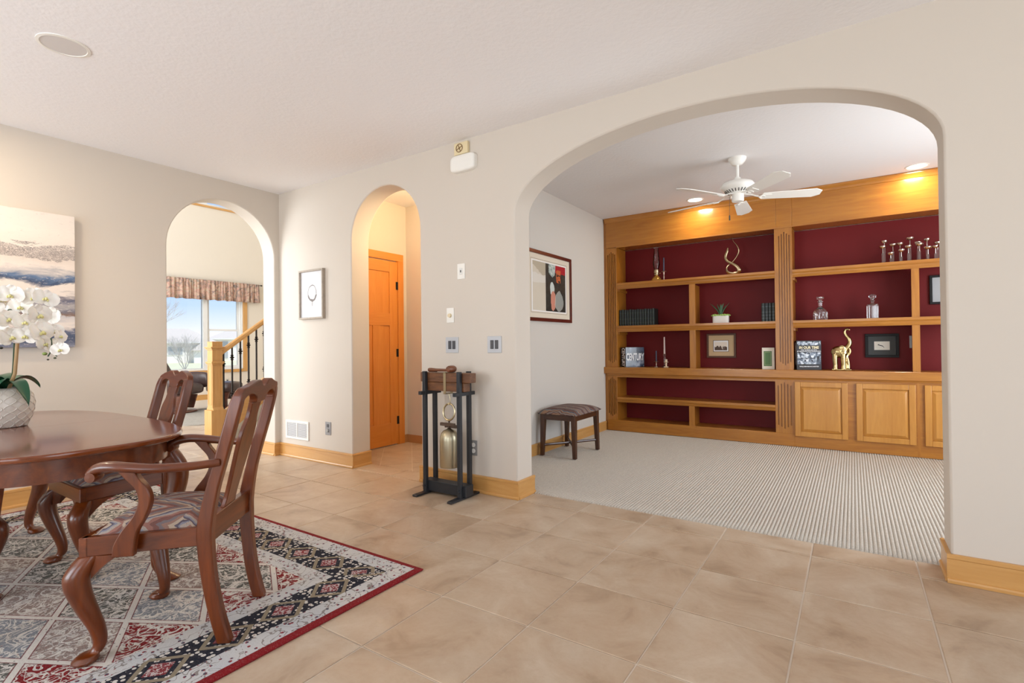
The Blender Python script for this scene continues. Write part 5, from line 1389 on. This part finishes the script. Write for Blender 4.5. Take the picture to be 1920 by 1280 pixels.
build('handrail', MB().add(vs_, [tuple(range(n)), tuple(range(n, 2*n))]+[(i, (i+1) % n, n+(i+1) % n, n+i) for i in range(n)]), TRIM['y'], stc)
st_pts = [(.085, .05), (.085, .345), (yl, .345+(yl-.085)*sl), (yl, .05+(yl-.085)*sl)]
build('stringer', MB().prism(st_pts, -.035, .035, 'yz'), TRIM['y'], stc)
for i in range(16):
    y = .100+i*.104
    if y > yl-.05: break
    z0, z1 = .345+(y-.085)*sl, 1.028+(y-.045)*sl
    b_ = build('baluster', MB().box(-.008, .008, y-.008, y+.008, z0, z1), BLACKM, stc)
    ks = (z1-.13, z1-.56) if i % 2 else (z1-.145,)
    ks = {0: (.845+.10-.012,), 1: None}.get(i, None) or ((z1-.135,) if i % 2 == 0 else (z1-.135, z1-.60))
    for zk in ks:
        build('knuckle', MB().lathe([(.008, -.040), (.019, -.026), (.012, -.013), (.029, 0), (.012, .013), (.019, .026), (.008, .040)], (0, y, zk), 10), BLACKM, b_)
CARP2 = plain('stair_carpet', srgb(206, 200, 188), .95, spec=.1, bump=(160, .8, .006), var=.15, vscale=80)
build('stair_side', MB().prism([(.085, .001), (.085, .05), (yl, .05+(yl-.085)*sl), (yl, .001)], -.03, .03, 'yz'), CARP2, stc)
for i in range(12):
    y0 = .33+i*.25; z = .181*(i+1)
    build('tread', MB().box(.036, .98, y0, y0+.27, max(.001, z-.20), z), CARP2, stc)

# valance on a rod over the window
val = thing('window_valance', 'gathered floral valance on a dark rod over the living room window', 'valance', (LX, 0, 0))
def val_mat():
    k = NT('floral_valance'); v = k.coord('Object', (1, 1.6, 1.6)); n1 = k.noise(v, 5, 5, .6, 1.4); n2 = k.noise(v, 26, 3)
    c = k.ramp(n1, [(.3, srgb(96, 98, 100)), (.42, srgb(152, 138, 126)), (.5, srgb(192, 150, 134)), (.58, srgb(200, 180, 156)), (.70, srgb(116, 118, 118))]); c = k.mix(k.math('MULTIPLY', n2, .3), c, srgb(140, 90, 80))
    k.P(Base_Color=c, Roughness=.9); return k.m
y0, y1 = .2, 3.60; n = 420; vs_ = []; rows = 7
for j in range(rows):
    t_ = j/(rows-1); z = 2.60-.43*t_
    for i in range(n+1):
        y = y0+(y1-y0)*i/n; amp = .004+.028*t_
        vs_.append((.085+amp*math.sin(y*41+2.2*math.sin(y*5.3)+1.1*math.sin(y*13))+.010*math.sin(y*97+3*math.sin(y*9)), y+(.03*t_ if i > n-6 else 0), z+.006*math.sin(y*30)*t_))
fs = [(j*(n+1)+i, j*(n+1)+i+1, (j+1)*(n+1)+i+1, (j+1)*(n+1)+i) for j in range(rows-1) for i in range(n)]
cl_ = build('valance_cloth', MB().add(vs_, fs, True), val_mat(), val, sharp=0)
so = cl_.modifiers.new('thick', 'SOLIDIFY'); so.thickness = .004
build('rod', MB().tube([(.066, y0-.1, 2.585), (.066, y1+.05, 2.585)], .008, 10).sphere((.066, y1+.062, 2.585), (.016, .026, .016), 10, 8), BLACKM, val)
for yy_ in (y0+.05, 1.9, y1-.04): build('bracket', MB().box(.0, .085, yy_-.008, yy_+.008, 2.575, 2.592), BLACKM, val)

# leather recliner and footstool
WALN = wood('walnut_base', srgb(74, 38, 26), srgb(116, 62, 40), 'x', 1.5, .35, .2)
def cushion(sx, sy, sz, c, bulge=.12, p=4):
    n = 12; mb = MB(); vs_ = []; fs = []
    for j in range(n+1):
        ph = -PI/2+PI*j/n
        for i in range(24):
            th = 2*PI*i/24
            f = lambda q, e: math.copysign(abs(q)**e, q)
            e1, e2 = 2/p, 2/p
            x = sx/2*f(math.cos(ph), e1)*f(math.cos(th), e2); y = sy/2*f(math.cos(ph), e1)*f(math.sin(th), e2); z = sz/2*f(math.sin(ph), e1)
            vs_.append((c[0]+x, c[1]+y, c[2]+z+bulge*sz*math.cos(x/sx*3)*math.cos(y/sy*3)*.5))
    for j in range(n):
        for i in range(24): k = (i+1) % 24; fs.append((j*24+i, j*24+k, (j+1)*24+k, (j+1)*24+i))
    return mb.add(vs_, fs, True)
rc = thing('leather_recliner', 'dark brown leather recliner on a round swivel base beyond the left arch', 'armchair', (-9.80, 1.04, .016), math.radians(24))
build('swivel_base', MB().lathe([(0, .002), (.30, .002), (.31, .018), (.30, .034), (.06, .036), (.06, .05)], n=40), WALN, rc, sharp=40)
build('column', MB().lathe([(.035, .04), (.035, .24)], n=16).box(-.22, .22, -.03, .03, .20, .24), BLACKM, rc)
build('base_frame', MB().prism([(-.20, .06), (.16, .06), (.24, .30), (-.24, .30)], -.20, -.17, 'xz').prism([(-.20, .06), (.16, .06), (.24, .30), (-.24, .30)], .17, .20, 'xz'), WALN, rc, bevel=.005)
build('seat_cushion', cushion(.62, .60, .20, (.05, 0, .40)), LEATHER, rc, sharp=0)
bk = cushion(.20, .60, .66, (0, 0, .33)); bk.xf(Matrix.Translation((-.26, 0, .40)) @ Matrix.Rotation(-math.radians(32), 4, 'Y'))
build('backrest', bk, LEATHER, rc, sharp=0)
hd_ = cushion(.17, .44, .22, (-.60, 0, .98)); build('headrest', hd_, LEATHER, rc, sharp=0)
for s in (-1, 1):
    am = cushion(.56, .13, .28, (.06, s*.36, .53)); build('armrest', am, LEATHER, rc, sharp=0)
ot = thing('leather_ottoman', 'dark brown leather ottoman seen behind the iron balusters', 'ottoman', (-9.95, 1.93, .002), .5)
build('pad', cushion(.55, .48, .20, (0, 0, .38)), LEATHER, ot, sharp=0)
build('base', MB().lathe([(0, .0), (.20, .0), (.21, .016), (.05, .034), (.045, .30)], n=28).prism([(-.14, .14), (.14, .14), (.2, .3), (-.2, .3)], -.16, -.13, 'xz').prism([(-.14, .14), (.14, .14), (.2, .3), (-.2, .3)], .13, .16, 'xz'), WALN, ot, sharp=40)
# shag rug with an irregular edge
pts = []
for i in range(60):
    a = 2*PI*i/60; r_ = 1+.05*math.sin(5*a)+.03*math.sin(11*a+1)
    pts.append((1.65*r_*math.cos(a), .95*r_*math.sin(a)))
rg = build('shag_rug', MB().prism(pts, 0, .014, 'xy'), plain('grey_shag', srgb(172, 166, 158), .98, spec=.1, bump=(60, 1.0, .02), var=.25, vscale=18), loc=(-9.2, .86, .001), rz=math.radians(24))
tag(rg, 'grey shag rug under the leather recliner', 'rug')
t = thing('wall_outlet', 'outlet below the living room window behind the balusters', 'outlet', (LX, 2.85, .315))
build('cover', MB().box(0, .006, 0, .075, 0, .118), plain('almond_plate', srgb(206, 200, 186), .4), t)
for q in (.034, .078): build('socket', MB().box(.005, .009, .02, .055, q-.014, q+.014), DGR, t)

# ================================================================== OUTSIDE THE WINDOW
GZ = -1.2
GRASS = plain('winter_lawn', srgb(206, 204, 172), .95, spec=.1, var=.2, vscale=1.5)
lawn = build('lawn', MB().box(-120, LX-.4, -60, 90, GZ-.2, GZ), GRASS); tag(lawn, 'pale winter lawn outside the living room window', 'lawn'); lawn['kind'] = 'stuff'
ROOFM = plain('grey_shingle', srgb(196, 188, 178), .9, var=.12, vscale=8); SID = plain('pale_siding', srgb(240, 236, 230), .8); SID2 = plain('cream_siding', srgb(242, 239, 232), .8); WINM = plain('far_window_dark', srgb(172, 176, 180), .3)
def house(label, cx, cy, w, d, h, rh, mat, wins, rz=0, garage=None):
    """w along y, d along x; gable/hip roof"""
    t = thing('house', label, 'house', (cx, cy, GZ), rz)
    build('wall', MB().box(-d/2, d/2, -w/2, w/2, 0, h), mat, t)
    o_ = .5; hw = w/2+o_; hd = d/2+o_; ins = min(w, d)*.42
    v_ = [(-hd, -hw, h), (hd, -hw, h), (hd, hw, h), (-hd, hw, h), (0, -hw+ins, h+rh), (0, hw-ins, h+rh)]
    build('roof', MB().add(v_, [(0, 1, 4), (1, 2, 5, 4), (2, 3, 5), (3, 0, 4, 5), (3, 2, 1, 0)]), ROOFM, t)
    build('fascia', MB().box(hd-.02, hd+.03, -hw, hw, h-.18, h+.02), WHITE, t)
    for wy, wz, ww, wh in wins:
        f_ = build('window', MB().box(d/2, d/2+.06, wy-ww/2-.1, wy+ww/2+.1, wz-.1, wz+wh+.1), WHITE, t); build('pane', MB().box(d/2+.05, d/2+.08, wy-ww/2, wy+ww/2, wz, wz+wh), WINM, f_)
    if garage:
        gy, gw, gh = garage
        g2 = build('garage_wing', MB().box(d/2, d/2+3, gy-gw/2, gy+gw/2, 0, gh), SID2, t)
        hh = gw/2+.35
        build('wing_roof', MB().add([(d/2-.2, gy-hh, gh), (d/2+3.4, gy-hh, gh), (d/2+3.4, gy+hh, gh), (d/2-.2, gy+hh, gh), (d/2-.2, gy, gh+1.6), (d/2+2.2, gy, gh+1.6)], [(0,1,5,4), (1,2,5), (2,3,4,5), (3,0,4), (3,2,1,0)]), ROOFM, g2)
    return t
# far houses are placed along the view through the window
def far(px, dist):
    d = AW + AR*((px-960)/FPX); d.z = 0; d.normalize(); return CAM+d*dist
p = far(322, 98)
house('large grey-roofed house seen through the left window pane', p.x, p.y, 11, 9, 3.2, 2.2, SID, [(3.4, 1.4, 1.6, 1.3), (-2, 1.0, 1.6, 1.4), (.4, 1.3, 1.8, 1.2)], math.radians(-22), garage=(4.2, 3.0, 1.9))
p = far(440, 108)
house('pale house with hip roof seen through the narrow right sash', p.x, p.y, 8, 9, 3.9, 1.6, SID2, [(-1.6, 2.1, .8, 1.3), (.6, 2.1, .8, 1.3), (-1.6, .4, .8, 1.2), (2.2, 2.1, .8, 1.3)], math.radians(-26))
BARK = plain('bare_branch', srgb(196, 190, 184), .9)
def bare_tree(label, base, h, seed, spread=.55, r0=.05, depth=5, lowsplit=False):
    r = random.Random(seed); mb = MB(); tr = MB()
    def grow(p, d, L, rad, lev):
        q = p+d*L; mid = p+d*(L*.5)+Vector((r.uniform(-.06, .06)*L, r.uniform(-.06, .06)*L, 0))
        (tr if lev == depth else mb).tube([p, mid, q], [rad, rad*.85, rad*.7], 5 if lev > 2 else 3)
        if lev == 0: return
        for i in range(3 if lev > 1 else 4):
            nd = (d+Vector((r.uniform(-1, 1), r.uniform(-1, 1), r.uniform(-.1, .8)))*spread).normalized()
            grow(p+d*L*r.uniform(.55, 1.0), nd, L*r.uniform(.6, .8), rad*.58, lev-1)
    t = thing('bare_tree', label, 'tree', base)
    if lowsplit:
        for i in range(7):
            a = i*.9; grow(Vector((0, 0, -.02)), Vector((math.cos(a)*.5, math.sin(a)*.5, 1)).normalized(), h*.30, r0*.6, depth-1)
        tr.tube([(0, 0, 0), (0, 0, .3)], [.12, .08], 6)
    else: grow(Vector((0, 0, 0)), Vector((0, 0, 1)), h*.28, r0, depth)
    build('trunk', tr, BARK, t); b = build('branches', mb, BARK, t); return t
p = far(346, 62); p.z = GZ; bare_tree('bushy leafless shrub tree in front of the large house', p, 5.0, 3, .62, .06, 6, True)
p = far(272, 34); p.z = GZ; bare_tree('tall leafless tree at the left edge of the window view', p, 8.0, 5, .5, .07, 5)
p = far(398, 120); p.z = GZ; bare_tree('distant leafless tree between the two houses', p, 6.5, 9, .5, .09, 4)

# ceiling lamps out of frame: vestibule flush light and a wall-washer over the painting
fl = thing('flush_light', 'round warm ceiling light inside the vestibule', 'ceiling light', (-3.25, .62, H+.02))
build('pan', MB().lathe([(.15, 0), (.15, -.02), (.14, -.025)], n=32), WHITE, fl)
build('shade', MB().lathe([(.135, -.02), (.12, -.06), (.07, -.085), (0, -.092)], n=32, cap=False), emis('warm_shade_glow', srgb(255, 214, 150), 3.0), fl)
l = bpy.data.lights.new('vestibule_lamp', 'POINT'); l.energy = 38; l.color = (1, .74, .42); l.shadow_soft_size = .08
lo = bpy.data.objects.new('vestibule_lamp', l); COL.objects.link(lo); lo.location = (0, 0, -.16); lo.parent = fl
ww_ = thing('recessed_light', 'warm recessed light over the painting, beyond the left photo edge', 'ceiling light', (-4.35, -2.62, H))
build('trim_ring', MB().lathe([(.092, 0), (.091, -.004), (.078, -.006), (.074, -.001)], n=36, cap=False), WHITE, ww_)
build('bulb_face', MB().lathe([(0, -.0025), (.074, -.002)], n=36, cap=False), CANL, ww_)
l = bpy.data.lights.new('painting_lamp', 'AREA'); l.shape = 'DISK'; l.size = .14; l.energy = 15; l.color = (1, .80, .55)
lo = bpy.data.objects.new('painting_lamp', l); COL.objects.link(lo); lo.location = (0, 0, -.01); lo.parent = ww_
